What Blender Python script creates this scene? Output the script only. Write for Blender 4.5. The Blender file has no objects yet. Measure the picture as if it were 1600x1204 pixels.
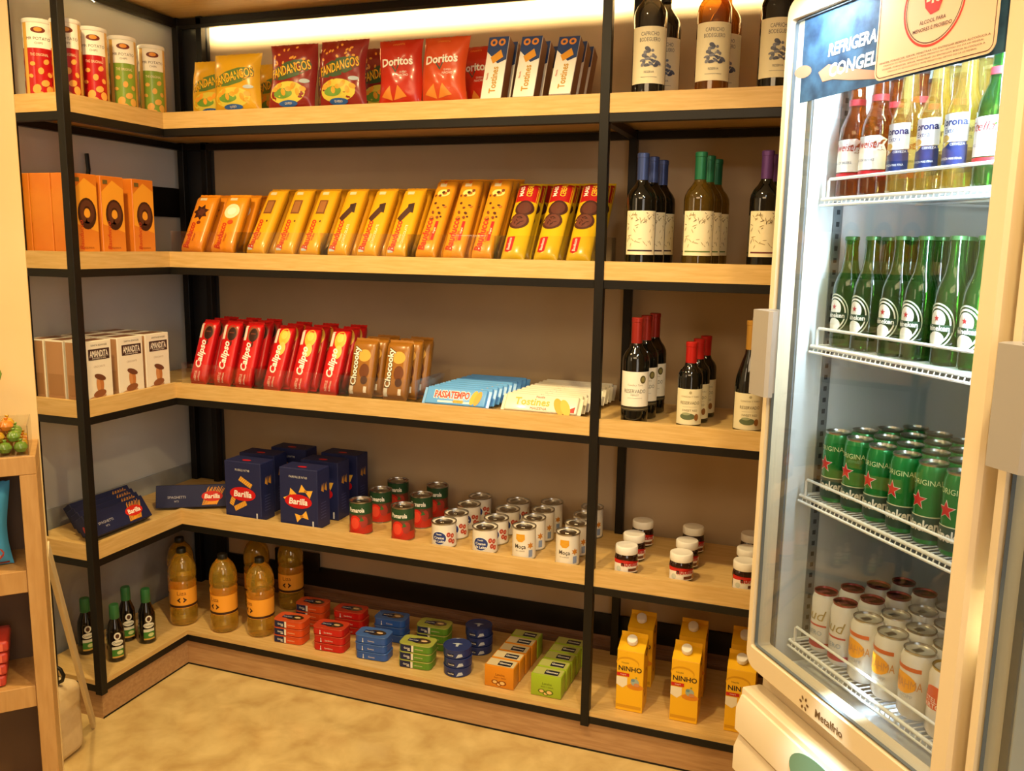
import bpy, bmesh, math, random
from mathutils import Vector, Matrix
PI=math.pi
sc=bpy.context.scene
COL=sc.collection
random.seed(7)
# ------------------------------------------------------------------ camera, world, lights, exposure
F_PX=1336.27
yaw,pitch,roll=.3414,.1626,.0169
fw=Vector((-math.sin(yaw)*math.cos(pitch),math.cos(yaw)*math.cos(pitch),-math.sin(pitch)))
rt=Vector((math.cos(yaw),math.sin(yaw),0)); up=rt.cross(fw)
rt,up=rt*math.cos(roll)+up*math.sin(roll),up*math.cos(roll)-rt*math.sin(roll)
cd=bpy.data.cameras.new('camera'); cam=bpy.data.objects.new('camera',cd); COL.objects.link(cam)
cd.sensor_width=36; cd.lens=F_PX*36/1600; cd.clip_start=.02
M=Matrix((rt,up,-fw)).transposed().to_4x4(); M.translation=Vector((2.1276,-2.4213,1.5756)); cam.matrix_world=M
sc.camera=cam
sc.view_settings.view_transform='Standard'; sc.view_settings.look='None'; sc.view_settings.gamma=1
sc.view_settings.use_curve_mapping=False
sc.view_settings.exposure=0.22
w=bpy.data.worlds.new('world'); sc.world=w; w.use_nodes=True
w.node_tree.nodes['Background'].inputs[0].default_value=(1,.8,.55,1); w.node_tree.nodes['Background'].inputs[1].default_value=.05
WARM=(1,.74,.35)
def light(name,kind,loc,target,energy,color=WARM,size=.1,size_y=None,angle=None,blend=.5,spread=None):
    l=bpy.data.lights.new(name,kind); l.energy=energy; l.color=color
    if kind=='AREA':
        l.size=size
        if size_y: l.shape='RECTANGLE'; l.size_y=size_y
    else: l.shadow_soft_size=size
    if spread: l.spread=math.radians(spread)
    if kind=='SPOT': l.spot_size=math.radians(angle); l.spot_blend=blend
    o=bpy.data.objects.new(name,l); COL.objects.link(o); o.location=loc
    o.rotation_euler=(Vector(target)-Vector(loc)).to_track_quat('-Z','Y').to_euler()
    return o
# ceiling downlights in front of the shelves
for i,(x,y,e,tx) in enumerate(((.35,-.95,70,.3),(1.35,-1.0,95,1.3),(2.35,-1.75,70,1.9))):
    light('downlight_lamp','SPOT',(x,y,2.74),(tx,y+.55,0),e,size=.05,angle=115,blend=.7)
light('room_light','AREA',(1.6,-2.9,2.72),(1.4,-1.6,0),32,(1,.72,.40),1.6,1.0)
light('right_fill_light','AREA',(3.3,-3.6,1.7),(-.3,-.2,1.2),20,(1,.90,.78),1.2,1.8)  # added fill from the right behind the camera, brightens the left wall
light('left_area_light','AREA',(-.35,-2.6,2.1),(1.2,-.2,1.0),14,(1,.74,.45),1.0,1.0)  # unseen area light at the left, aimed at the rack; no entrance built there
LEDC=(1,.80,.42)
light('led_strip_light','AREA',(1.36,.402,2.3765),(1.36,.5,2.345),22,LEDC,3.0,.003)
light('led_strip_light','AREA',(-.266,.0,2.3765),(-.36,.0,2.345),3.2,LEDC,.70,.003).rotation_euler=(0,math.radians(-72),0)
# ------------------------------------------------------------------ materials
def lin(c): return c/12.92 if c<=.04045 else ((c+.055)/1.055)**2.4
def rgb(h):
    if isinstance(h,str): return tuple(lin(int(h[i:i+2],16)/255) for i in(0,2,4))
    return h
_M={}
def mat(name,col='888888',rough=.5,metal=0,trans=0,coat=0,emis=None,es=1,ior=1.45,alpha=1,spec=.5):
    if name in _M: return _M[name]
    m=bpy.data.materials.new(name); m.use_nodes=True; b=m.node_tree.nodes['Principled BSDF']
    b.inputs['Base Color'].default_value=(*rgb(col),1); b.inputs['Roughness'].default_value=rough
    b.inputs['Metallic'].default_value=metal; b.inputs['Transmission Weight'].default_value=trans
    b.inputs['Coat Weight'].default_value=coat; b.inputs['IOR'].default_value=ior
    b.inputs['Coat Roughness'].default_value=.08; b.inputs['Specular IOR Level'].default_value=spec
    if emis: b.inputs['Emission Color'].default_value=(*rgb(emis),1); b.inputs['Emission Strength'].default_value=es
    _M[name]=m; return m
def ink(h,rough=.42): return mat('ink_'+h,h,rough)
def film(h): return mat('film_'+h,h,.28,coat=.25)
def noisy(name,c1,c2,scale,rough=.5,stretch=(1,1,1),detail=5,coat=0,bump=0,dist=0,lo=.35,hi=.65,axis_obj=True):
    m=mat(name,c1,rough,coat=coat); nt=m.node_tree; b=nt.nodes['Principled BSDF']
    tc=nt.nodes.new('ShaderNodeTexCoord'); mp=nt.nodes.new('ShaderNodeMapping'); mp.inputs['Scale'].default_value=stretch
    n=nt.nodes.new('ShaderNodeTexNoise'); n.inputs['Scale'].default_value=scale; n.inputs['Detail'].default_value=detail; n.inputs['Distortion'].default_value=dist
    r=nt.nodes.new('ShaderNodeValToRGB'); r.color_ramp.elements[0].color=(*rgb(c1),1); r.color_ramp.elements[1].color=(*rgb(c2),1)
    r.color_ramp.elements[0].position=lo; r.color_ramp.elements[1].position=hi
    L=nt.links.new; L(tc.outputs['Object'],mp.inputs[0]); L(mp.outputs[0],n.inputs[0]); L(n.outputs[0],r.inputs[0]); L(r.outputs[0],b.inputs['Base Color'])
    if bump:
        bp=nt.nodes.new('ShaderNodeBump'); bp.inputs['Strength'].default_value=bump; bp.inputs['Distance'].default_value=.002; L(n.outputs[0],bp.inputs['Height']); L(bp.outputs[0],b.inputs['Normal'])
    return m
def thin_glass(name,tint=(1,1,1),rough=.02,refl=1.0):
    m=bpy.data.materials.new(name); m.use_nodes=True; nt=m.node_tree; nt.nodes.clear()
    o=nt.nodes.new('ShaderNodeOutputMaterial'); t=nt.nodes.new('ShaderNodeBsdfTransparent'); t.inputs[0].default_value=(*tint,1)
    g=nt.nodes.new('ShaderNodeBsdfGlossy'); g.inputs['Roughness'].default_value=rough
    fr=nt.nodes.new('ShaderNodeMath'); fr.operation='MULTIPLY_ADD'; fr.inputs[1].default_value=.955; fr.inputs[2].default_value=.045
    lw=nt.nodes.new('ShaderNodeLayerWeight'); lw.inputs[0].default_value=.5; pw=nt.nodes.new('ShaderNodeMath'); pw.operation='POWER'; pw.inputs[1].default_value=5
    nt.links.new(lw.outputs['Facing'],pw.inputs[0]); nt.links.new(pw.outputs[0],fr.inputs[0])
    mx=nt.nodes.new('ShaderNodeMixShader'); mu=nt.nodes.new('ShaderNodeMath'); mu.operation='MULTIPLY'; mu.inputs[1].default_value=refl; mu.use_clamp=True
    L=nt.links.new; L(fr.outputs[0],mu.inputs[0]); L(mu.outputs[0],mx.inputs[0]); L(t.outputs[0],mx.inputs[1]); L(g.outputs[0],mx.inputs[2]); L(mx.outputs[0],o.inputs[0])
    return m
def liquid(name,tint,body,k=.35,rough=.05,refl=1.6,glass=0):
    # filled bottle: tinted see-through glass whose liquid also scatters some light
    if name in _M: return _M[name]
    m=thin_glass(name,rgb(tint),rough,refl); nt=m.node_tree; t=[n for n in nt.nodes if n.type=='BSDF_TRANSPARENT'][0]; mx=[n for n in nt.nodes if n.type=='MIX_SHADER'][0]
    tr=nt.nodes.new('ShaderNodeBsdfTranslucent'); df=nt.nodes.new('ShaderNodeBsdfDiffuse'); a=nt.nodes.new('ShaderNodeMixShader'); a.inputs[0].default_value=.5; b=nt.nodes.new('ShaderNodeMixShader'); b.inputs[0].default_value=k
    for x in(tr,df): x.inputs[0].default_value=(*rgb(body),1)
    L=nt.links.new
    if glass:
        g=nt.nodes.new('ShaderNodeBsdfGlass'); g.inputs[0].default_value=(*rgb(tint),1); g.inputs['Roughness'].default_value=.02; g.inputs['IOR'].default_value=glass; t=g
    L(tr.outputs[0],a.inputs[1]); L(df.outputs[0],a.inputs[2]); L(t.outputs[0],b.inputs[1]); L(a.outputs[0],b.inputs[2]); L(b.outputs[0],mx.inputs[1]); _M[name]=m; return m
WOODX=noisy('oak_veneer_x','CBA562','D8B577',9,.42,(1.2,14,14),bump=.05,dist=.4)
WOODY=noisy('oak_veneer_y','CBA562','D8B577',9,.42,(14,1.2,14),bump=.05,dist=.4)
WOODZ=noisy('oak_veneer_z','C8A161','D5B074',9,.45,(14,14,1.2),bump=.05,dist=.4)
WOODS=noisy('stand_oak','B3874C','C0955A',9,.45,(10,10,1.2),dist=.4)
PLY=noisy('oak_plinth','AD8358','BE9669',8,.4,(1.2,10,14),dist=.4)
BLACK=mat('black_steel','15120F',.42,spec=.35)
WALLB=noisy('taupe_wall_paint','B29C7C','BCA687',2.2,.55,detail=3)
WALLL=noisy('grey_wall_paint','CCCBC6','D5D4CF',2.0,.5,detail=3)
MARB=noisy('grey_marble','9C9C98','B7B6B0',3.5,.22,detail=8,dist=1.2)
SKB=noisy('brown_stone','6B4A33','83604A',5,.22,(1,1,9),detail=6)
CREAM=noisy('cream_laminate','DFC085','E4C890',3,.45)
FLOORM=noisy('polished_marble_floor','B9985E','DCC285',9,.16,detail=12,dist=.35,lo=.25,hi=.68)
CEIL=noisy('ceiling_paint','E8E0D2','EDE6D9',2,.7)
CLEAR=thin_glass('clear_acrylic',(.97,.97,.97),.03,1.1)
PANE=thin_glass('door_glass',(.93,.95,.95),.015,1.25)
WHITE=mat('white_plastic','EFEBE2',.35); PAPER=mat('paper_cream','EDE2BE',.6)
STEEL=mat('tin','B9B6AE',.28,metal=1); GOLD=mat('gold_tin','B99A55',.3,metal=1)
# ------------------------------------------------------------------ mesh collector
class MB:
    def __init__(s): s.v=[];s.f=[];s.mi=[];s.mats=[]
    def _m(s,m):
        if m not in s.mats: s.mats.append(m)
        return s.mats.index(m)
    def add(s,vs,fs,m):
        o=len(s.v); s.v+=[tuple(p) for p in vs]; k=s._m(m)
        for f in fs: s.f.append([o+i for i in f]); s.mi.append(k)
    def bm(s,b,m,T=None):
        if T is not None: b.transform(T)
        b.verts.index_update(); s.add([v.co[:] for v in b.verts],[[v.index for v in f.verts] for f in b.faces],m); b.free()
    def box(s,x0,y0,z0,x1,y1,z1,m,bev=0,seg=2,T=None):
        b=bmesh.new(); bmesh.ops.create_cube(b,size=1)
        for v in b.verts: v.co=Vector(((x0+x1)/2+v.co.x*(x1-x0),(y0+y1)/2+v.co.y*(y1-y0),(z0+z1)/2+v.co.z*(z1-z0)))
        if bev: bmesh.ops.bevel(b,geom=b.edges[:],offset=bev,segments=seg,affect='EDGES',profile=.5)
        s.bm(b,m,T)
    def lathe(s,prof,m,n=28,cx=0,cy=0,sx=1,sy=1,cap=True):
        vs=[];fs=[]
        for r,z in prof:
            for i in range(n):
                a=2*PI*i/n; vs.append((cx+r*sx*math.cos(a),cy+r*sy*math.sin(a),z))
        for j in range(len(prof)-1):
            for i in range(n):
                k=(i+1)%n; fs.append((j*n+i,j*n+k,(j+1)*n+k,(j+1)*n+i))
        if cap:
            fs.append(tuple(range(n))[::-1]); fs.append(tuple(range((len(prof)-1)*n,len(prof)*n)))
        s.add(vs,fs,m)
    def tube(s,pts,r,m,n=8):
        vs=[];fs=[]; P=[Vector(p) for p in pts]
        for i,p in enumerate(P):
            d=(P[min(i+1,len(P)-1)]-P[max(i-1,0)]).normalized()
            a=d.orthogonal().normalized(); b=d.cross(a)
            if i and (a0:=vs[(i-1)*n]) :
                q=(Vector(a0)-P[i-1]); q-=d*q.dot(d)
                if q.length>1e-6: a=q.normalized(); b=d.cross(a)
            for k in range(n):
                t=2*PI*k/n; vs.append(tuple(p+(a*math.cos(t)+b*math.sin(t))*r))
        for i in range(len(P)-1):
            for k in range(n):
                l=(k+1)%n; fs.append((i*n+k,i*n+l,(i+1)*n+l,(i+1)*n+k))
        fs.append(tuple(range(n))[::-1]); fs.append(tuple(range((len(P)-1)*n,len(P)*n)))
        s.add(vs,fs,m)
    def prism(s,poly,z0,z1,m,T=None):
        n=len(poly); vs=[(x,y,z0) for x,y in poly]+[(x,y,z1) for x,y in poly]
        if T is not None: vs=[tuple(T@Vector(v)) for v in vs]
        s.add(vs,[tuple(range(n))[::-1],tuple(range(n,2*n))]+[(i,(i+1)%n,n+(i+1)%n,n+i) for i in range(n)],m)
    # --- flat artwork laid on a surface map F(u,v,h)
    def rect(s,F,u0,v0,u1,v1,m,h=.0004,step=.007):
        nu=max(1,int(abs(u1-u0)/step)+1) if F.curved else 1; nv=max(1,int(abs(v1-v0)/step)+1) if F.curved>1 else 1
        vs=[F(u0+(u1-u0)*i/nu,v0+(v1-v0)*j/nv,h) for j in range(nv+1) for i in range(nu+1)]
        s.add(vs,[(j*(nu+1)+i,j*(nu+1)+i+1,(j+1)*(nu+1)+i+1,(j+1)*(nu+1)+i) for j in range(nv) for i in range(nu)],m)
    def ell(s,F,cx,cy,rx,ry,m,h=.0006,rot=0,n=20,r0=0):
        R=3 if F.curved else 1; c,sn=math.cos(rot),math.sin(rot); vs=[];fs=[]
        for j in range(R+1):
            q=r0+(1-r0)*j/R
            for i in range(n):
                a=2*PI*i/n; x=rx*q*math.cos(a); y=ry*q*math.sin(a); vs.append(F(cx+x*c-y*sn,cy+x*sn+y*c,h))
        for j in range(R):
            for i in range(n):
                k=(i+1)%n; fs.append((j*n+i,(j+1)*n+i,(j+1)*n+k,j*n+k))
        s.add(vs,fs,m)
    def shape(s,F,pts,m,h=.0006):
        if F.curved:
            q=[]
            for i,p in enumerate(pts):
                r=pts[(i+1)%len(pts)]; k=max(1,int(math.hypot(r[0]-p[0],r[1]-p[1])/.005)); q+=[(p[0]+(r[0]-p[0])*j/k,p[1]+(r[1]-p[1])*j/k) for j in range(k)]
            pts=q
        cx=sum(p[0] for p in pts)/len(pts); cy=sum(p[1] for p in pts)/len(pts); n=len(pts)
        R=3 if F.curved else 1; vs=[F(cx,cy,h)];fs=[]
        for j in range(1,R+1):
            for x,y in pts: vs.append(F(cx+(x-cx)*j/R,cy+(y-cy)*j/R,h))
        for i in range(n): fs.append((0,1+i,1+(i+1)%n))
        for j in range(R-1):
            for i in range(n): k=(i+1)%n; fs.append((1+j*n+i,1+(j+1)*n+i,1+(j+1)*n+k,1+j*n+k))
        s.add(vs,fs,m)
    def star(s,F,cx,cy,r,m,h=.0008,rot=0,q=.4,n=5):
        s.shape(F,[(cx+(r if i%2==0 else r*q)*math.sin(PI*i/n+rot),cy+(r if i%2==0 else r*q)*math.cos(PI*i/n+rot)) for i in range(2*n)],m,h)
    def text(s,F,t,cx,cy,size,m,h=.0009,rot=0,bold=0,shear=0,maxw=None,sx=1):
        V,T=glyphs(t,bold,shear); 
        wd=max(v[0] for v in V)-min(v[0] for v in V)
        k=size; kx=size*sx
        if maxw and wd*kx>maxw: kx=maxw/wd
        c,sn=math.cos(rot),math.sin(rot)
        P=[(x*kx,y*k) for x,y in V]; fs=[list(f) for f in T]
        if F.curved:
            lim=.009 if F.curved==1 else .012
            for _ in range(3):
                em={}; nf=[]; ch=False
                def mid(a,b):
                    e=(min(a,b),max(a,b))
                    if e not in em: em[e]=len(P); P.append(((P[a][0]+P[b][0])/2,(P[a][1]+P[b][1])/2))
                    return em[e]
                longs=set()
                for f in fs:
                    for i in range(3):
                        a,b=f[i],f[(i+1)%3]
                        if math.hypot(P[a][0]-P[b][0],P[a][1]-P[b][1])>lim: longs.add((min(a,b),max(a,b)))
                if not longs: break
                for f in fs:
                    a,b,c3=f; e=[(min(x,y),max(x,y)) in longs for x,y in((a,b),(b,c3),(c3,a))]
                    ks=sum(e)
                    if ks==0: nf.append(f); continue
                    if ks==3:
                        p,q,r=mid(a,b),mid(b,c3),mid(c3,a); nf+=[[a,p,r],[p,b,q],[r,q,c3],[p,q,r]]; continue
                    # rotate so that first edge is long
                    while not e[0] or (ks==2 and not e[1]):
                        a,b,c3=b,c3,a; e=e[1:]+e[:1]
                    if ks==1: p=mid(a,b); nf+=[[a,p,c3],[p,b,c3]]
                    else: p,q=mid(a,b),mid(b,c3); nf+=[[p,b,q],[a,p,c3],[p,q,c3]]
                fs=nf
        s.add([F(cx+x*c-y*sn,cy+x*sn+y*c,h) for x,y in P],fs,m)
    def build(s,name,parent=None,ang=35,loc=None):
        me=bpy.data.meshes.new(name); me.from_pydata(s.v,[],s.f)
        for m in s.mats: me.materials.append(m)
        me.polygons.foreach_set('material_index',s.mi); me.polygons.foreach_set('use_smooth',[True]*len(s.f))
        me.update(); me.set_sharp_from_angle(angle=math.radians(ang))
        o=bpy.data.objects.new(name,me); COL.objects.link(o)
        if parent: o.parent=parent
        if loc: o.location=loc
        return o
_G={}
def glyphs(t,bold=0,shear=0):
    k=(t,bold,shear)
    if k in _G: return _G[k]
    c=bpy.data.curves.new('t','FONT'); c.body=t; c.size=1; c.resolution_u=2; c.offset=bold; c.shear=shear; c.fill_mode='FRONT'; c.align_x='CENTER'
    o=bpy.data.objects.new('t',c); me=bpy.data.meshes.new_from_object(o)
    me.calc_loop_triangles(); T=[tuple(x.vertices) for x in me.loop_triangles]
    V=[(v.co.x,v.co.y) for v in me.vertices]
    x0=min(v[0] for v in V);x1=max(v[0] for v in V);y0=min(v[1] for v in V);y1=max(v[1] for v in V)
    hh=y1-y0
    V=[((x-(x0+x1)/2)/hh,(y-(y0+y1)/2)/hh) for x,y in V]   # size = overall glyph height
    TT=[]
    for a,b,cc in T:
        ar=(V[b][0]-V[a][0])*(V[cc][1]-V[a][1])-(V[b][1]-V[a][1])*(V[cc][0]-V[a][0])
        TT.append((a,b,cc) if ar>0 else (a,cc,b))
    bpy.data.objects.remove(o); bpy.data.curves.remove(c); bpy.data.meshes.remove(me)
    _G[k]=(V,TT); return _G[k]
def flat(o,ux,uy):
    o,ux,uy=Vector(o),Vector(ux),Vector(uy); n=ux.cross(uy)
    f=lambda u,v,h: tuple(o+ux*u+uy*v+n*h)
    class W: curved=0
    w=W(); W.__call__=lambda s,u,v,h=0: f(u,v,h); return w
def surf(fn,curved=1):
    class W: pass
    W.curved=curved; W.__call__=lambda s,u,v,h=0: fn(u,v,h); return W()
def FRONT(y,x=0,z=0): return flat((x,y,z),(1,0,0),(0,0,1))       # faces -Y
def cyl(r,th=0,sy=1,cx=0,cy=0):   # wraps around Z, centre of the art faces -Y
    def fn(u,v,h):
        a=u/r-PI/2+th; return (cx+(r+h)*math.cos(a),cy+(r+h)*sy*math.sin(a),v)
    return surf(fn,1)
# ------------------------------------------------------------------ objects
def tag(o,label,cat,group=None,kind=None):
    o['label']=label; o['category']=cat
    if group: o['group']=group
    if kind: o['kind']=kind
    return o
def empty(name,loc=(0,0,0),rz=0):
    o=bpy.data.objects.new(name,None); COL.objects.link(o); o.location=loc; o.rotation_euler=(0,0,rz); o.empty_display_size=.05; return o
def struct(o): o['kind']='structure'; return o
def copy_tree(o,parent=None):
    c=o.copy(); COL.objects.link(c); c.parent=parent
    for ch in list(o.children): copy_tree(ch,c)
    return c
_used=set()
def put(proto,loc,label,cat,group,rz=0,rx=0,ry=0):
    o=proto if proto.name not in _used else copy_tree(proto)
    _used.add(proto.name)
    o.location=(loc[0],loc[1],loc[2]+.0008); o.rotation_euler=(rx,ry,rz); tag(o,label,cat,group)
    return o
ORD=['first','second','third','fourth','fifth','sixth','seventh','eighth','ninth','tenth','eleventh','twelfth','thirteenth','fourteenth']
DEP=['front','second','third','fourth']
# fridge frame: s runs along the door towards the camera, n runs into the cabinet
FP=Vector((2.0257,-.5143)); FA=math.radians(-53.5)
FD=Vector((math.cos(FA),math.sin(FA))); FN=Vector((-math.sin(FA),math.cos(FA)))
def fr(s,n,z): p=FP+FD*s+FN*n; return (p.x,p.y,z)
# ------------------------------------------------------------------ room
def room():
    x0,x1,y0,y1,H=-.31,4.3,-4.4,.445,2.8
    b=MB(); b.box(x0-.1,y0-.1,-.1,x1+.1,y1+.1,0,FLOORM); struct(b.build('floor'))
    b=MB(); b.box(x0-.1,y0-.1,H,x1+.1,y1+.1,H+.1,CEIL); struct(b.build('ceiling'))
    b=MB(); b.box(x0-.1,y1,0,x1+.1,y1+.1,H,WALLB); struct(b.build('wall_back'))
    b=MB(); b.box(x0-.1,y0,0,x0,y1,H,WALLL); struct(b.build('wall_left'))
    b=MB(); b.box(x1,y0,0,x1+.1,y1,H,WALLB); struct(b.build('wall_right'))
    b=MB(); b.box(x0-.1,y0-.1,0,x1+.1,y0,H,WALLB); struct(b.build('wall_front'))
    b=MB(); b.box(x0,y0,0,x0+.008,y1-.01,.655,MARB,.002); struct(b.build('baseboard_left'))
    b=MB(); b.box(x0+.01,y1-.008,0,x1,y1,.19,SKB); b.box(x0+.01,y1-.014,.145,x1,y1-.008,.152,SKB); b.box(x0+.01,y1-.014,.168,x1,y1-.008,.174,SKB)
    struct(b.build('baseboard_back'))
    b=MB(); b.box(x0+.01,y1-.012,.19,x1,y1,.272,BLACK,.002); struct(b.build('trim_1'))
    b=MB(); b.box(x0,.0,1.662,x0+.012,y1-.012,1.775,BLACK,.002); struct(b.build('trim_2'))
    b=MB(); b.box(x0+.022,y1-.016,0,-.150,y1,H,mat('dark_duct','2A2A2C',.35),.002); struct(b.build('trim_3'))
room()
# ------------------------------------------------------------------ steel and oak rack
ZB=[1.944,1.481,1.020,.553]; TH=.053; LIP=.015; XR=3.02; YD=.42; XL=-.285; YL=-.41; XM=1.5285
SZ={1:1.982,2:1.519,3:1.058,4:.591,5:.14}
def rack():
    R=empty('corner_shelving_rack',(0,0,0)); tag(R,'tall black steel corner rack with light oak shelves along two walls','shelving rack')
    L=[(0,YL),(0,0),(XR,0),(XR,YD),(XL,YD),(XL,YL)]
    def fascia(z0,z1,par,yp=.018):
        b=MB()
        def strip(poly,m):b.prism(poly,z0,z1,m)
        t=yp
        strip([(0,0),(XR,0),(XR,t),(-t,t)],WOODX); strip([(0,YL),(0,0),(-t,t),(-t,YL+t)],WOODY); strip([(XL,YL),(0,YL),(-t,YL+t),(XL,YL+t)],WOODX)
        b.build('fascia',par)
    def inner(d): return [(-d,YL+d),(-d,d),(XR,d),(XR,YD),(XL,YD),(XL,YL+d)]
    for z in ZB+[2.407]:
        b=MB(); b.prism(inner(.018),z+.004,z+TH-LIP,WOODX); s=b.build('shelf_board',R); fascia(z,z+TH,s)
    b=MB(); b.prism(inner(.018),.116,.14,WOODX); s=b.build('shelf_board',R); fascia(.124,.14,s)
    q=.025
    for z in ZB+[2.407,.124]:
        for (a0,b0,a1,b1) in ((0,0,XR,q),(-q,YL,0,q),(XL,YL,0,YL+q),(XL,YL,XL+q,YD),(XL,YD-q,XR,YD),(XM-q/2,0,XM+q/2,YD),(XR-q,0,XR,YD),(-q,YD-q-.001,0,YD-q)):
            if (a0,b0,a1,b1)[2]==0 and a0==-q and b0>YD-.1: continue
            b=MB(); b.box(a0,b0,z-q,a1,b1,z-.0005,BLACK,.001,1); b.build('crossbar',R)
    for (x,y) in ((0,YL),(-.2145,YL+.003),(XL+q,YD-q),(XM+q/2,-.004),(XM+q/2,YD-q),(XR,-.004),(XR,YD-q)):
        b=MB(); b.box(x-q-.001,y-.001,.09 if y<YD-.1 or 1 else 0,x+.001,y+q,2.55,BLACK,.001,1); b.build('post',R)
    for (x,y) in ((-.150,YD-q),):
        b=MB(); b.box(x-q,y,.09,x,y+q,2.55,BLACK,.001,1); b.build('post',R)
    b=MB(); t=.018; d=.012
    b.prism([(-d,d),(XR,d),(XR,d+t),(-d-t,d+t)],0,.0985,PLY); b.prism([(-d,YL+d),(-d,d),(-d-t,d+t),(-d-t,YL+d+t)],0,.0985,PLY); b.prism([(XL+.02,YL+d),(-d,YL+d),(-d-t,YL+d+t),(XL+.02,YL+d+t)],0,.0985,PLY)
    b.build('plinth',R)
    b=MB(); d=.0108; t=.001; b.prism([(-d,d),(XR,d),(XR,d+t),(-d-t,d+t)],.0002,.006,BLACK); b.prism([(-d,YL+d),(-d,d),(-d-t,d+t),(-d-t,YL+d+t)],.0002,.006,BLACK); b.build('dark_gap_strip',R)  # dark gap at the plinth foot, put in as a thin black strip
    DK=mat('dark_profile','1A1712',.4)
    b=MB(); b.box(XL+.03,.394,2.3695,XR-.03,.396,2.3815,DK); b.box(XL+.03,.396,2.3695,XR-.03,.4058,2.3707,DK); p=b.build('led_profile',R)
    b=MB(); b.box(XL+.04,.3975,2.3800,XR-.04,.4045,2.3815,mat('led_diffuser','FFF3D0',.5,emis='FFD98A',es=5)); b.build('led_strip',p)
    b=MB(); b.box(XL+.024,YL+.03,2.3695,XL+.026,.385,2.3815,DK); b.box(XL+.0165,YL+.03,2.3695,XL+.024,.385,2.3707,DK); p=b.build('led_profile',R)
    b=MB(); b.box(XL+.0155,YL+.035,2.3800,XL+.0225,.38,2.3815,mat('led_diffuser')); b.build('led_strip',p)
rack()
# ------------------------------------------------------------------ product builders (origin: middle of the base, front faces -Y)
def canister(c1,c2,word):
    R=empty('snack_canister'); r=.0415; H=.235
    b=MB(); b.lathe([(r-.002,0),(r,.002),(r,H-.012)],film(c1),36); F=cyl(r)
    W=ink('F3EDE0'); b.rect(F,-.130,H*.64,.130,H-.0125,W,.0003)
    for k in(-1,0,1): b.rect(F,k*.087-.0435,.004,k*.087-.028,H-.0128,ink('D8A84A'),.0005)
    for k in(-1,0,1):
        x=k*.087+.006
        b.ell(F,x,H*.86,.02,.009,ink('6E2A18'),.0007); b.ell(F,x,H*.865,.011,.006,ink('E0902C'),.001)
        b.text(F,word,x,H*.755,.0085,ink('6A5548'),.0008); b.text(F,'CHIPS',x,H*.70,.006,ink('6A5548'),.0008)
        b.text(F,'THE ORIGINAL',x,H*.56,.008,ink('F2D9B0'),.0008,maxw=.05)
        for i,(dx,dz,q) in enumerate(((-.02,.105,.008),(.018,.112,.009),(.002,.085,.01),(.026,.075,.008),(-.026,.07,.007),(.012,.05,.012),(-.012,.033,.014),(.024,.03,.013),(0,.015,.012))):
            b.ell(F,x+dx,dz,q,q*.8,ink(c2),.0007+.0001*i,rot=i*.7,n=12)
    b.build('tube',R)
    b=MB(); b.lathe([(r+.0008,H-.012),(r+.0015,H-.010),(r+.0015,H-.002),(r,H)],WHITE,36); b.build('lid',R)
    b=MB(); b.lathe([(r+.0006,0),(r+.0012,.001),(r+.0012,.004),(r,.005)],STEEL,36); b.build('base_rim',R)
    return R
def chip_bag(w,h,t,base,art,seed=1):
    rnd=random.Random(seed); ph=[rnd.uniform(0,6.28) for _ in range(8)]
    def dep(u,v):
        a=max(0,1-(abs(u)/(w/2))**2.6); c=min(1,min(v,h-v)/(h*.28)); c=math.sin(max(0,c)*PI/2)
        d=t/2*(a**.6)*(c**.8)
        d+=.0022*a*math.sin(v*95+ph[0]+u*40)*math.sin(u*70+ph[1])+.0016*math.sin(u*160+ph[2])*(1-c)*a
        return d
    def edge(u,v):
        k=1-.05*math.sin(PI*min(1,max(0,v/h))); x=u*k+.004*math.sin(v*28+ph[3])*abs(u)/(w/2); return x
    def P(sgn):
        def fn(u,v,hh): return (edge(u,v),-sgn*(dep(u,v)+hh+.0006),v)
        return surf(fn,2)
    b=MB(); n,m=22,28; base_m=film(base)
    for sgn in(1,-1):
        vs=[];fs=[]
        for j in range(m+1):
            for i in range(n+1):
                u=-w/2+w*i/n; v=h*j/m
                if j in(0,m): v+=(.0016 if i%2 else 0)*(1 if j==0 else -1)
                x,y,z=P(sgn)(u,v,0 if 0<i<n and 0<j<m else -.0004); vs.append((x,y,z))
        for j in range(m):
            for i in range(n):
                q=(j*(n+1)+i,j*(n+1)+i+1,(j+1)*(n+1)+i+1,(j+1)*(n+1)+i); fs.append(q if sgn>0 else q[::-1])
        b.add(vs,fs,base_m)
    art(b,P(1),w,h)
    return b.build('snack_bag',ang=80)
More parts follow.
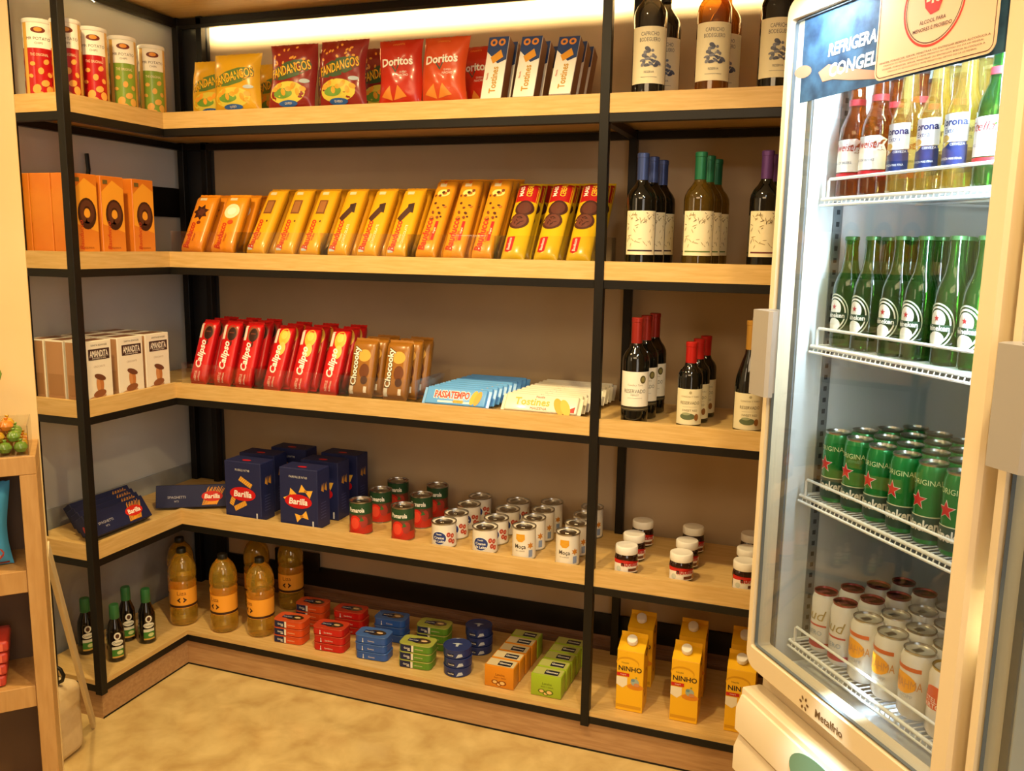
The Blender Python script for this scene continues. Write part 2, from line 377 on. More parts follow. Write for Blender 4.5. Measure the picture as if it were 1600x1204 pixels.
def art_fand(dark):
    def art(b,F,w,h):
        if dark:
            for i in range(16): b.ell(F,random.uniform(-.4,.4)*w,h*random.uniform(.66,.95),.004,.006,ink('E8A13C'),.0006,rot=i,n=8)
        b.ell(F,0,h*.60,w*.44,h*.12,ink('5E7B35' if not dark else '3F5A33'),.0006,rot=.22)
        b.text(F,'FANDANGOS',0,h*.61,.033,ink('7A4A12'),.0009,rot=.2,bold=.03,maxw=w*.86)
        b.text(F,'FANDANGOS',.001,h*.612,.030,ink('F4C22B'),.0013,rot=.2,bold=.01,maxw=w*.83)
        b.ell(F,-.005,h*.28,w*.38,h*.16,ink('D9C84A'),.0006)
        b.ell(F,-.02,h*.27,w*.2,h*.07,ink('6E9A3A'),.0010)
        for i in range(7): b.ell(F,w*(-.3+.1*i),h*(.33+.05*math.sin(i*2.1)),.012,.008,ink('EFA531'),.0014,rot=i,n=10)
        b.ell(F,0,h*.13,w*.2,h*.045,ink('2F5FA6'),.0018); b.text(F,'QUEIJO',0,h*.13,.008,ink('F2EAD0'),.0022)
        b.ell(F,w*.32,h*.44,w*.1,h*.03,ink('B8C8D0'),.0012)
    return art
def art_tri(b,F,w,h):
    b.shape(F,[(-.03,h*.66),(.02,h*.69),(-.005,h*.50)],ink('3A5A4A'),.0006)
    b.shape(F,[(-.024,h*.65),(.012,h*.675),(-.004,h*.53)],ink('B8321C'),.0009)
    b.text(F,'Doritos',0,h*.655,.026,ink('F4EFE4'),.0013,rot=.05,bold=.03,maxw=w*.8)
    b.text(F,'QUEIJO',.022,h*.50,.007,ink('F4EFE4'),.0009); b.text(F,'NACHO',.022,h*.46,.007,ink('F4EFE4'),.0009)
    for x,r in((-.03,.3),(.012,-.2)):
        b.shape(F,[(x+.026*math.sin(r+2.094*k),h*.2+.026*math.cos(r+2.094*k)) for k in range(3)][::-1],ink('E08A33'),.0009+.0003*(x>0))
    b.text(F,'DINAMITA',0,h*.91,.006,ink('E7A04A'),.0009)
def flow_pack(w,L,t,base,art,round_=False,base2=None):
    # long biscuit pack, crimped at both ends; stands on its lower crimp, front faces -Y
    cr=.014
    def prof(v):
        e=min(v,L-v); 
        return 0 if e<cr*.6 else min(1,((e-cr*.6)/(.016))**.5) if e<cr*.6+.016 else 1
    def fn(u,v,hh):
        k=prof(v); p=3.2 if not round_ else 2.0
        a=max(0,1-(abs(u)/(w/2))**p)**(1/p) if round_ or True else 1
        return (u*(1-.03*(k<.5)),-(t/2*k*a+hh)-.0004,v)
    def bk(u,v,hh): x,y,z=fn(u,v,hh); return (x,-y,z)
    F,B=surf(fn,2),surf(bk,2); b=MB()
    us=[-1,-.985,-.95,-.88,-.75,-.5,-.25,0,.25,.5,.75,.88,.95,.985,1]; vs_=[0,.004,.0085,.0095,.011,.014,.018,.025]+[.025+(L-.05)*i/8 for i in range(1,8)]+[L-x for x in(.025,.018,.014,.011,.0095,.0085,.004,0)]
    n=len(us)-1;m=len(vs_)-1
    for S,sg in((F,1),(B,-1)):
        V=[S(us[i]*w/2,vs_[j]+(.0015*(i%2) if j==m else -.0 if j else .0015*(i%2)),0) for j in range(m+1) for i in range(n+1)]
        fs=[]
        for j in range(m):
            for i in range(n): q=(j*(n+1)+i,j*(n+1)+i+1,(j+1)*(n+1)+i+1,(j+1)*(n+1)+i); fs.append(q if sg>0 else q[::-1])
        b.add(V,fs,film(base))
    art(b,F,w,L)
    return b.build('biscuit_pack',ang=60)
def script_v(b,F,t,cx,cy,size,m,L,h=.0012,shear=.25,bold=.02):
    b.text(F,t,cx,cy,size,m,h,rot=PI/2,shear=shear,bold=bold,maxw=L)
RED='C8171B'
def art_bau(kind):
    def art(b,F,w,L):
        A=w*.46
        b.rect(F,-A*.5,L*.86,A*.2,L*.90,ink('D8C9A0'),.0006,.01)
        if kind=='star': b.star(F,0,L*.66,w*.36,ink('3D1B12'),.001,.3,.62,7); b.star(F,.003,L*.66,w*.22,ink('5A2C1C'),.0014,.6,.6,6); b.ell(F,.004,L*.49,.008,.007,ink('7A3018'),.001)
        if kind=='white': b.ell(F,0,L*.68,w*.34,L*.12,ink('F1E3B8'),.001); b.ell(F,0,L*.68,w*.2,L*.06,ink('F8F2DC'),.0014); b.ell(F,.006,L*.5,.011,.009,ink('C24A1C'),.001)
        if kind=='square': b.rect(F,-w*.24,L*.58,w*.2,L*.78,ink('7A4A22'),.001,.01); b.rect(F,-w*.18,L*.6,w*.14,L*.76,ink('9C6430'),.0014,.01); b.ell(F,.01,L*.47,.003,.004,ink('5A2C1C'),.001)
        if kind=='stack':
            b.shape(F,[(-.002,L*.72),(w*.26,L*.74),(w*.3,L*.6),(.002,L*.62)],ink('33180F'),.001); b.shape(F,[(-w*.38,L*.52),(w*.0,L*.68),(w*.2,L*.62),(-w*.16,L*.47)],ink('46261A'),.0014)
        if kind=='cookie':
            b.ell(F,w*.06,L*.78,w*.3,L*.045,ink('F2D77A'),.0008)
            rr=random.Random(3)
            for i in range(18): b.ell(F,rr.uniform(-.36,.36)*w,L*rr.uniform(.45,.82),rr.uniform(.003,.007),rr.uniform(.003,.006),ink(('4A2214','B06A22','7A3A18')[i%3]),.0011+.00005*i,rot=i,n=9)
            b.rect(F,w*.12,L*.2,w*.26,L*.43,ink(RED),.001,.01); script_v(b,F,'Original',w*.19,L*.315,.007,ink('F6E6C0'),L*.2,.0015)
            b.ell(F,0,L*.93,.006,.012,ink('D2691E'),.001)
        script_v(b,F,'Bauducco',-w*.2,L*.28,.025,ink('C4321A'),L*.42,.0012,.25,.03)
        script_v(b,F,'Cookies' if kind=='cookie' else 'Wafer',w*.04,L*.25,.009,ink('B5501C' if kind!='stack' else 'F0D98A'),L*.22,.0012)
        if kind=='stack': script_v(b,F,'CHOCOLATE',w*.22,L*.3,.009,ink('F0E2B0'),L*.3,.0012,0)
        if kind in('square','stack'): b.rect(F,-w*.36,L*.06,-w*.1,L*.11,ink('C9D3DA'),.0008,.01)
    return art
def art_round(b,F,w,L):
    b.rect(F,-w*.47,L*.72,w*.47,L*.95,ink('B3151A'),.0006,.008)
    b.text(F,'MAIS',-w*.22,L*.85,.014,ink('F4EBDD'),.0012,rot=PI/2,bold=.03); b.text(F,'CEREAL',w*.12,L*.86,.018,ink('E6C22D'),.0012,rot=PI/2,bold=.02,maxw=L*.16)
    for x,y,r,c in((.004,.63,.4,'43201A'),(-.004,.47,.42,'4B241C'),(.004,.63,.3,'5E3026'),(-.004,.47,.33,'6A382C')):
        b.ell(F,x,L*y,w*r,w*r,ink(c),.0009+(.0004 if c>'5' else 0),n=18)
    for i in range(9): b.ell(F,-.004+.012*math.sin(i*2.4)*(.3+i/9),L*.47+.014*math.cos(i*2.4),.006,.0012,ink('2E120E'),.0018,rot=i*1.1,n=8)
    b.shape(F,[(-w*.36,L*.27),(-w*.02,L*.27),(-w*.04,L*.1),(-w*.2,L*.08),(-w*.34,L*.1)],ink(RED),.0009); script_v(b,F,'Bauducco',-w*.2,L*.18,.010,ink('F6E6D8'),L*.15,.0013)
def art_calipso(yel):
    def art(b,F,w,L):
        b.rect(F,-w*.4,L*.70,-w*.22,L*.92,ink('E9D9CC'),.0007,.008)
        if yel: b.ell(F,w*.14,L*.8,w*.3,L*.13,ink('EDB33A'),.0008); b.ell(F,w*.16,L*.62,w*.2,L*.1,ink('E9C060'),.0009); b.ell(F,w*.14,L*.82,w*.18,L*.06,ink('F3C95A'),.0012)
        else: b.ell(F,w*.14,L*.8,w*.3,L*.12,ink('8A4A2C'),.0008); b.ell(F,w*.16,L*.78,w*.24,L*.1,ink('33150F'),.0011); b.rect(F,w*.02,L*.79,w*.3,L*.81,ink('6A3020'),.0015,.008); b.ell(F,w*.2,L*.64,w*.06,L*.04,ink('5A2218'),.001)
        script_v(b,F,'Calipso',w*.02,L*.46,.034,ink('F7EFE8'),L*.50,.0013,.3,.03)
        script_v(b,F,'NESTLE',-w*.08,L*.13,.010,ink('EBC9B8'),L*.14,.0010,0); script_v(b,F,'Recheado',w*.14,L*.13,.007,ink('EBC9B8'),L*.14,.0010,0)
    return art
def art_choco(b,F,w,L):
    b.ell(F,w*.1,L*.7,w*.26,L*.1,ink('E3A94A'),.0008); b.ell(F,w*.16,L*.45,w*.2,L*.12,ink('6B3A1C'),.0009); b.ell(F,w*.2,L*.3,w*.14,L*.07,ink('4A2412'),.0012)
    script_v(b,F,'Chocooky',-w*.22,L*.53,.033,ink('1C0F0A'),L*.74,.0011,.1,.07); script_v(b,F,'Chocooky',-w*.22,L*.53,.030,ink('F5F0E6'),L*.72,.0015,.1,.03)
    b.rect(F,-w*.4,L*.07,-w*.22,L*.2,ink('D8D6CE'),.0008,.008); b.rect(F,w*.22,L*.1,w*.34,L*.2,ink('E8DFD2'),.0008,.008)
def art_passa(b,F,w,h):
    b.rect(F,-w*.28,h*.1,w*.3,h*.2,ink('F2EEE2'),.0006,.02)
    b.text(F,'PASSATEMPO',-w*.06,h*.55,h*.50,ink('F2EEE2'),.0008,bold=.09,maxw=w*.60); b.text(F,'PASSATEMPO',-w*.06,h*.55,h*.42,ink('C4261D'),.0012,bold=.04,maxw=w*.58)
    b.rect(F,-w*.02,h*.10,w*.14,h*.27,ink('E3AE27'),.0010,.02); b.text(F,'RECHEADO',w*.06,h*.18,h*.09,ink('7A4A12'),.0014)
    b.ell(F,w*.30,h*.46,w*.05,h*.42,ink('E8A825'),.0009,rot=-.25); b.ell(F,w*.37,h*.44,w*.05,h*.42,ink('DD981E'),.0013,rot=-.25)
def art_tost(b,F,w,h):
    b.text(F,'Nestle',-w*.02,h*.82,h*.12,ink('C4261D'),.0008); b.text(F,'Tostines',-w*.12,h*.52,h*.42,ink('D9B44A'),.0009,bold=.02,maxw=w*.48)
    b.text(F,'MAIZENA',-w*.02,h*.16,h*.14,ink('B5442A'),.0009)
    b.ell(F,w*.25,h*.35,w*.06,h*.5,ink('D9A030'),.0008,rot=.45); b.ell(F,w*.34,h*.3,w*.06,h*.5,ink('E3B040'),.0012,rot=.45)
    b.shape(F,[(w*.36,0.004),(w*.47,.004),(w*.47,h*.4),(w*.40,h*.25)],ink('C4261D'),.0010)
def wide_pack(base,art,w=.208,h=.062,t=.021):
    b=MB(); b.box(-w/2,-t/2,0,w/2,t/2,h,film(base),.005,3)
    for sx in(-1,1): b.box(sx*w/2-.012,-.001,.002,sx*w/2+.012,.001,h-.002,film(base),.0008,1)
    art(b,FRONT(-t/2),w,h); return b.build('biscuit_pack')
def snack_box():   # tall white and blue cracker carton
    w,h,t=.066,.205,.05; b=MB(); b.box(-w/2,-t/2,0,w/2,t/2,h,ink('ECE7DC'),.004,2); F=FRONT(-t/2)
    BL=ink('2C4272'); b.shape(F,[(-w/2+.001,h-.002),(-w/2+.001,h*.76),(w*.1,h*.56),(w/2-.001,h*.62),(w/2-.001,h-.002)][::-1],BL,.0004)
    S=flat((w/2,-t/2,0),(0,1,0),(0,0,1)); b.shape(S,[(.002,.002),(t-.002,.002),(t-.002,h-.002),(.002,h-.002)],ink('7A4A2C'),.0004)
    for x in(-.014,.012): b.ell(F,x,h*.9,.011,.012,ink('D98A3A'),.0008,r0=.45)
    b.shape(F,[(-.018,h*.66),(.012,h*.78),(.022,h*.66),(-.008,h*.56)],ink('D9962F'),.0010)
    b.text(F,'Tostines',.002,h*.30,.021,ink('C2942C'),.0009,rot=PI/2,bold=.02,maxw=h*.42); b.text(F,'Nestle',-.020,h*.36,.006,ink('B8321C'),.0009,rot=PI/2)
    o=b.build('cracker_box'); return o
def ring_box():
    w,h,t=.096,.25,.082; b=MB(); O=noisy('orange_carton','D9791F','E08A2A',6,.38,coat=.2); b.box(-w/2,-t/2,0,w/2,t/2,h,O,.0015,1); F=FRONT(-t/2)
    b.shape(F,[(-w*.47,h*.4),(w*.47,h*.3),(w*.47,h*.85),(0,h*.95),(-w*.47,h*.8)],ink('EFA531'),.0004)
    b.ell(F,.004,h*.52,.036,.048,ink('3A1A10'),.0008,r0=.34); b.ell(F,.004,h*.54,.028,.036,ink('5A3020'),.0012,r0=.5)
    b.star(F,.0,h*.4,.016,ink('3A1A10'),.0012)
    b.text(F,'Bauducco',-.022,h*.26,.016,ink('C8381A'),.0010,rot=PI/2,shear=.25,maxw=h*.36); b.rect(F,-w*.4,h*.90,-w*.2,h*.95,ink('6A5A2C'),.0008)
    b.text(F,'ROSQUINHA',0,h*.10,.007,ink('8A3A12'),.0009); return b.build('biscuit_box')
def almond_box():
    w,h,t=.112,.195,.075; b=MB(); b.box(-w/2,-t/2,0,w/2,t/2,h,ink('E9E2D2'),.0015,1)
    for sx in(-1,1):
        S=flat((sx*w/2,0,0),(0,sx*1,0),(0,0,1)); b.rect(S,-t/2+.003,.004,t/2-.003,h-.004,ink('B98C62'),.0004); b.rect(S,-t/2+.008,h*.1,t/2-.008,h*.45,ink('A87C52'),.0008)
    T=flat((0,0,h),(1,0,0),(0,1,0)); b.rect(T,-w*.4,-t*.3,w*.4,t*.3,ink('8A5A36'),.0004)
    F=FRONT(-t/2); b.text(F,'SANTA EDWIGES',.006,h*.93,.006,ink('4A3A34'),.0006,maxw=w*.6); b.rect(F,-w*.34,h*.69,w*.42,h*.87,ink('3A2420'),.0005)
    b.text(F,'AMANDITA',.004,h*.79,.021,ink('EDE6DA'),.0009,bold=.02,maxw=w*.66); b.text(F,'chocolate ao leite',.004,h*.72,.006,ink('EDE6DA'),.0009,maxw=w*.5); b.text(F,'CROCANTE',.004,h*.58,.006,ink('B8A898'),.0006)
    for cx,cy,rx,ry,r,c in((.004,.40,.024,.009,-.35,'6A3E26'),(.004,.27,.014,.028,0,'B9743C'),(-.004,.27,.008,.024,.1,'C98A52'),(.0,.13,.026,.012,.15,'8A5230'),(-.01,.07,.036,.007,.1,'C0946A')):
        b.ell(F,cx,h*cy,rx,ry,ink(c),.0008+abs(r)*.001,rot=r)
    return b.build('biscuit_box')
def pasta_box(kind):
    w,h,t=.152,.212,.080; b=MB(); BL=ink('1E2450',.5); b.box(-w/2,-t/2,0,w/2,t/2,h,BL,.002,1); F=FRONT(-t/2)
    b.text(F,'FUSILLI N°98' if kind=='fusilli' else 'FARFALLE N°65',0,h*.86,.008,ink('D8D6D2'),.0005,maxw=w*.6)
    def blob(x,y,r,s=1):
        if kind=='fusilli':
            c,sn=math.cos(r),math.sin(r); b.shape(F,[(x+p*c-q*sn,y+p*sn+q*c) for p,q in((-.028*s,-.009),(.028*s,-.009),(.03*s,.009),(-.026*s,.009))],ink('E5AA3E'),.0006)
            for k in range(-3,4): b.shape(F,[(x+p*c-q*sn,y+p*sn+q*c) for p,q in((k*.008,-.009),(k*.008+.002,-.009),(k*.008+.006,.009),(k*.008+.004,.009))],ink('B87A22'),.0009)
        else:
            c,sn=math.cos(r),math.sin(r); b.shape(F,[(x+p*c-q*sn,y+p*sn+q*c) for p,q in((-.024,-.016),(-.004,-.005),(.004,-.005),(.024,-.016),(.024,.016),(.004,.005),(-.004,.005),(-.024,.016))],ink('EDB443'),.0006); b.ell(F,x,y,.007,.005,ink('B87A22'),.0009,rot=r,n=10)
    for x,y,r in ((.012,.66,-.5),(-.012,.24,.5),(-.04,.36,1.2)) if kind=='fusilli' else ((-.034,.53,.9),(.03,.63,-.4),(.012,.2,.3)): blob(x,h*y,r)
    b.ell(F,0,h*.45,w*.36,h*.12,ink('C8171B'),.0012); b.text(F,'Barilla',0,h*.45,.023,ink('F6F1EA'),.0016,bold=.03,shear=.15,maxw=w*.52)
    b.rect(F,w*.36,.006,w*.4,.03,ink('C9CBD2'),.0006)
    S=flat((w/2,0,0),(0,1,0),(0,0,1))
    for k in range(2): b.shape(S,[(-.016+k*.02,h*.64),(-.01+k*.02,h*.75),(-.004+k*.02,h*.66),(.0+k*.02,h*.76),(.0+k*.02,h*.6)],ink('C98F3A'),.0005)
    for k in range(6): b.rect(S,-.018,h*(.42-.05*k),.014,h*(.43-.05*k),ink('4A5080'),.0004)
    T=flat((0,0,h),(1,0,0),(0,1,0)); b.ell(T,0,-.012,.018,.009,ink('C8171B'),.0004)
    return b.build('pasta_box')
def long_box():
    L,h,t=.262,.082,.036; b=MB(); BL=ink('1B2046',.5); b.box(-L/2,-t/2,0,L/2,t/2,h,BL,.0015,1); F=FRONT(-t/2)
    b.text(F,'SPAGHETTI',-L*.22,h*.46,.009,ink('B8B4BE'),.0005,maxw=.075); b.text(F,'N°5',-L*.22,h*.28,.007,ink('B8B4BE'),.0005)
    for k in range(15): b.shape(F,[(L*.12+k*.0036,h*.08+.0006*k),(L*.12+k*.0036+.0022,h*.08),(L*.2+k*.0042+.002,h*(.86+.06*math.sin(k*2.2))),(L*.2+k*.0042,h*(.86+.06*math.sin(k*2.2)))],ink('E59A2E'),.0006)
    b.ell(F,L*.26,h*.48,.038,.019,ink('C8271B'),.001); b.text(F,'Barilla',L*.26,h*.48,.017,ink('F2E9DD'),.0014,bold=.03,shear=.15)
    S=flat((-L/2,0,0),(0,-1,0),(0,0,1)); b.ell(S,0,h*.4,.006,.017,ink('A83A3A'),.0005)
    return b.build('pasta_box')
def tin_can(r,H,body,art,name='food_can',lidm=None,neck=False):
    R=empty(name); b=MB(); b.lathe([(r-.003,0),(r,.002),(r,H-.004)],body,36); art(b,cyl(r),r,H); b.build('can_body',R)
    b=MB(); l=lidm or STEEL; b.lathe([(r+.0004,H-.005),(r+.0016,H-.004),(r+.0016,H),(r-.002,H),(r-.003,H-.004),(r*.75,H-.0045),(r*.72,H-.0038),(.001,H-.004)],l,36)
    b.box(-.006,-.018,H-.0035,.006,.004,H-.0018,l,.0006,1); b.build('can_lid',R)
    if not neck:
        b=MB(); b.lathe([(r-.003,-.0),(r+.0014,.0002),(r+.0014,.003),(r,.0036)],l,36); b.build('base_rim',R)
    return R
def art_tom(b,F,r,H):
    b.rect(F,-PI*r,H*.62,PI*r,H-.005,ink('24482A'),.0003); b.rect(F,-PI*r,H*.0+.004,PI*r,H*.28,ink('B8311F'),.0003)
    for s in(-1,1):
        x=s*PI*r/2-PI*r/2; b.ell(F,x-.005,H*.36,.021,.027,ink('D2281C'),.0007); b.ell(F,x-.005,H*.36,.015,.02,ink('E04A32'),.0011); b.ell(F,x+.026,H*.4,.014,.02,ink('A03A30'),.0007)
        b.text(F,'Pomarola',x,H*.76,.016,ink('F1EDE4'),.0007,bold=.03,maxw=.056)
        b.shape(F,[(x+.01,H*.42),(x+.018,H*.56),(x+.026,H*.44)],ink('3A6A34'),.0011)
def art_creme(b,F,r,H):
    for s in(0,1):
        x=s*PI*r; b.ell(F,x-.004,H*.42,.026,.023,ink('F4F4F0'),.0005); b.ell(F,x-.004,H*.42,.024,.021,ink('263A7C'),.0009); 
        for k,t in enumerate(('Nestle','Creme','de Leite')): b.text(F,t,x-.004,H*.57-.0115*k,.009 if k else .005,ink('F4F4F0'),.0013,bold=.02,maxw=.038)
        for (dx,dz) in ((.028,.55),(.034,.32),(.042,.5),(.046,.25)): b.ell(F,x+dx,H*dz,.007,.008,ink('B8432F'),.0007); b.ell(F,x+dx,H*dz,.003,.003,ink('E0937A'),.0011)
def art_moca(b,F,r,H):
    for s in(0,1):
        x=s*PI*r-.004; b.shape(F,[(x-.014,H*.82),(x+.014,H*.82),(x+.015,H*.66),(x+.006,H*.58),(x-.006,H*.58),(x-.015,H*.66)][::-1],ink('DDA022'),.0006)
        for k in range(4): b.rect(F,x-.009,H*(.64+.04*k),x+.009,H*(.645+.04*k),ink('F0CF6A'),.0010)
        b.text(F,'Moça',x,H*.42,.017,ink('3A332E'),.0007,bold=.01,maxw=.036); b.text(F,'leite condensado',x,H*.3,.005,ink('8A7A6A'),.0007,maxw=.03)
        b.star(F,x+.034,H*.46,.012,ink('C9822A'),.0006,0,.5,6); b.rect(F,x+.028,H*.1,x+.042,H*.32,ink('8A9CC0'),.0006)
def jar():
    R=empty('spread_jar'); b=MB(); h=.066
    b.lathe([(.030,0),(.034,.004),(.0355,.018),(.034,.034),(.0365,.046),(.034,.058),(.029,h)],mat('cocoa_glass','2B130B',.08,coat=.6),36,sy=.84); F=cyl(.0371,sy=.84)
    b.build('jar_body',R)
    b=MB(); b.rect(F,-.05,.008,.05,.036,ink('EBE3D6'),.0004); b.rect(F,-.05,.036,.05,.0395,ink('C8271B'),.0004); b.shape(F,[(-.05,.039),(.05,.039),(.0,.0455),(-.05,.049)],ink('C8271B'),.0008)
    b.text(F,'nutella',.006,.0355,.0155,ink('B01A18'),.002,bold=.03,maxw=.052); b.text(F,'n',-.0175,.0342,.0095,ink('1A1412'),.0022,bold=.04)
    b.ell(F,-.030,.020,.008,.008,ink('C7CBBD'),.001); b.rect(F,0.0,.012,.028,.021,ink('6A3A22'),.001); b.ell(F,.036,.018,.008,.008,ink('C08A4A'),.001); b.build('label',R)
    b=MB(); b.lathe([(.0335,h-.003),(.0345,h-.001),(.0345,.083),(.033,.0865),(.030,.0875),(.028,.087),(.001,.087)],WHITE,44); b.build('lid',R)
    return R
def oil_bottle():
    R=empty('oil_bottle'); r=.050
    G=liquid('golden_oil','FFE9A0','FFDC50',.24,.04,1.6,1.4)
    b=MB(); b.lathe([(r*.7,0),(r*.92,.004),(r,.016),(r,.060),(r*.95,.068),(r*.96,.072),(r*.96,.146),(r,.153),(r,.166),(r*.92,.175),(r,.186),(r*1.0,.204),(r*.97,.222),(r*.88,.240),(r*.72,.256),(r*.5,.268),(.020,.274),(.0135,.278)],G,40); b.build('bottle_body',R)
    b=MB(); F=cyl(r*.965); O=ink('EEA233',.35); b.rect(F,-PI*r*.96,.072,PI*r*.96,.146,O,.0006); b.rect(F,-PI*r*.96,.074,PI*r*.96,.083,ink('3B2014'),.001)
    for s in(0,1):
        x=s*PI*r*.965; b.text(F,'Liza',x,.131,.015,ink('8A4A14'),.0012)
        for q in(-1,1): b.shape(F,[(x+q*.018,.104),(x+q*.005,.093),(x+q*.005,.099),(x+q*.011,.104),(x+q*.005,.109),(x+q*.005,.115)][::q],ink('3B2014'),.0012)
    b.build('label',R)
    b=MB(); b.lathe([(.0165,.272),(.0175,.274),(.0175,.290),(.0155,.293)],mat('dark_cap','1E1D16',.4),28); b.build('cap',R)
    return R
def small_bottle():
    R=empty('sauce_bottle'); r=.029; D=mat('dark_sauce_glass','100B07',.06,coat=.5)
    b=MB(); b.lathe([(r-.003,0),(r,.004),(r,.100),(r*.93,.116),(r*.7,.134),(.0145,.15),(.013,.160),(.013,.175)],D,32); b.build('bottle_body',R)
    b=MB(); F=cyl(r); b.ell(F,0,.094,.011,.013,ink('E4DFCB'),.0006); b.ell(F,0,.094,.006,.008,ink('4A2A1C'),.0010); b.ell(F,0,.070,.019,.010,ink('E4DFCB'),.0006); b.text(F,'Castelo',0,.07,.007,ink('2F4A2A'),.001)
    b.rect(F,-.019,.022,.019,.056,ink('DAD6BE'),.0005); b.rect(F,-.019,.022,.019,.046,ink('3F7D2E'),.0009); b.ell(F,.006,.034,.010,.007,ink('C8D08A'),.0013); b.rect(F,-.019,.016,.019,.022,ink('C9A04A'),.0007); b.build('label',R)
    b=MB(); b.lathe([(.0155,.150),(.0165,.152),(.0160,.195),(.0145,.199)],mat('green_cap','2E6A3A',.35),28); b.build('cap',R)
    return R
def wine(H,r,glass,foil,art,slope=False,foil_len=.075):
    R=empty('wine_bottle'); s=H/.30
    b=MB(); 
    if slope: pr=[(r-.004,0),(r,.004),(r,.125*s),(r*.93,.150*s),(r*.72,.180*s),(.0175,.212*s),(.0145,.24*s),(.0145,H-.004)]
    else: pr=[(r-.004,0),(r,.004),(r,.178*s),(r*.96,.190*s),(r*.80,.203*s),(r*.55,.215*s),(.0165,.226*s),(.0145,.245*s),(.0145,H-.004)]
    b.lathe(pr,glass,36); b.build('bottle_body',R)
    b=MB(); art(b,cyl(r),r,s); b.build('label',R)
    b=MB(); b.lathe([(.0163,H-foil_len),(.0163,H-.014),(.0172,H-.013),(.0172,H-.002),(.0155,H)],foil,28); b.build('foil',R)
    return R
def art_hacienda(b,F,r,s):
    b.rect(F,-r*1.25,.040,r*1.25,.190,PAPER,.0005); F0=F; F=surf(lambda u,v,h:F0(u*1.25,.040+(v-.045)*1.5,h),1); I=ink('5E5A5C')
    b.text(F,'CAPRICHO',0,.132,.007,I,.001,maxw=.04); b.text(F,'BODEGUERO',0,.122,.007,I,.001,maxw=.046)
    q=random.Random(9)
    for i in range(26):
        v=q.random(); x=q.uniform(-.026,.026)*(1-.75*v); b.ell(F,x,.076+.030*v,q.uniform(.003,.007),q.uniform(.0018,.004),ink(('5E6276','7C7E8C','4A4E62')[i%3]),.001+.00003*i,rot=q.uniform(-.5,.5),n=10)
    b.ell(F,0,.094,.006,.005,ink('D9CFAE'),.0014,n=10); b.text(F,'RESERVA',0,.065,.004,I,.001); b.rect(F,-.018,.056,.018,.0566,I,.001)
def art_scribble(line):
    def art(b,F,r,s):
        b.rect(F,-r*1.2,.035,r*1.2,.158,PAPER,.0005); I=ink('A08C5C')
        rr=random.Random(5)
        for i in range(46):
            x,y=rr.uniform(-r,r),rr.uniform(.056,.152); a=rr.uniform(-.9,.9)+(PI/2 if i%3 else 0); b.ell(F,x,y,rr.uniform(.003,.008),.0009,ink('4A3C22') if i%4==0 else I,.001+.00001*i,rot=a,n=8)
        b.rect(F,-r,.0445,r*.9,.0485,ink(line),.001)
    return art
def art_res1(b,F,r,s):
    b.rect(F,-r*1.35,.055,r*1.35,.158,ink('ECE8DA',.6),.0005); F0=F; F=surf(lambda u,v,h:F0(u*1.1,.055+(v-.055)*1.24 if v>.054 else v,h),1); b.ell(F,.021,.120,.0085,.0095,ink('57502C'),.001); b.ell(F,.021,.120,.005,.006,ink('8A824C'),.0014)
    b.text(F,'Concha y Toro',0,.106,.006,ink('8A8678'),.001,shear=.3); b.text(F,'RESERVADO',0,.092,.009,ink('6A665C'),.001,maxw=.06); b.text(F,'MERLOT',0,.083,.004,ink('8A8678'),.001); b.rect(F,-.02,.075,.02,.0756,ink('8A8678'),.001)
    b.rect(F,-r*1.35,.042,r*1.35,.053,ink('3A3426'),.0005); b.rect(F,-r*1.35,.0465,r*1.35,.0475,ink('A0946A'),.001)
def art_res2(b,F,r,s):
    b.rect(F,-r*1.35,.014,r*1.35,.118,ink('E3DAB9',.6),.0005); b.ell(F,0,.108,.004,.004,ink('A89E7A'),.001)
    b.text(F,'CONCHA Y TORO',0,.096,.0045,ink('8A7E5E'),.001); b.text(F,'RESERVADO',0,.078,.009,ink('6A5E3C'),.001,maxw=.056); b.rect(F,-.022,.066,.022,.0665,ink('8A7E5E'),.001)
    b.text(F,'SWEET RED',0,.056,.006,ink('7A6E4C'),.001)
    b.ell(F,-.006,.038,.022,.010,ink('5E6A4C'),.001); b.ell(F,.020,.036,.007,.010,ink('8A5A2C'),.0014); b.ell(F,-.010,.046,.012,.004,ink('9AA07C'),.0014)
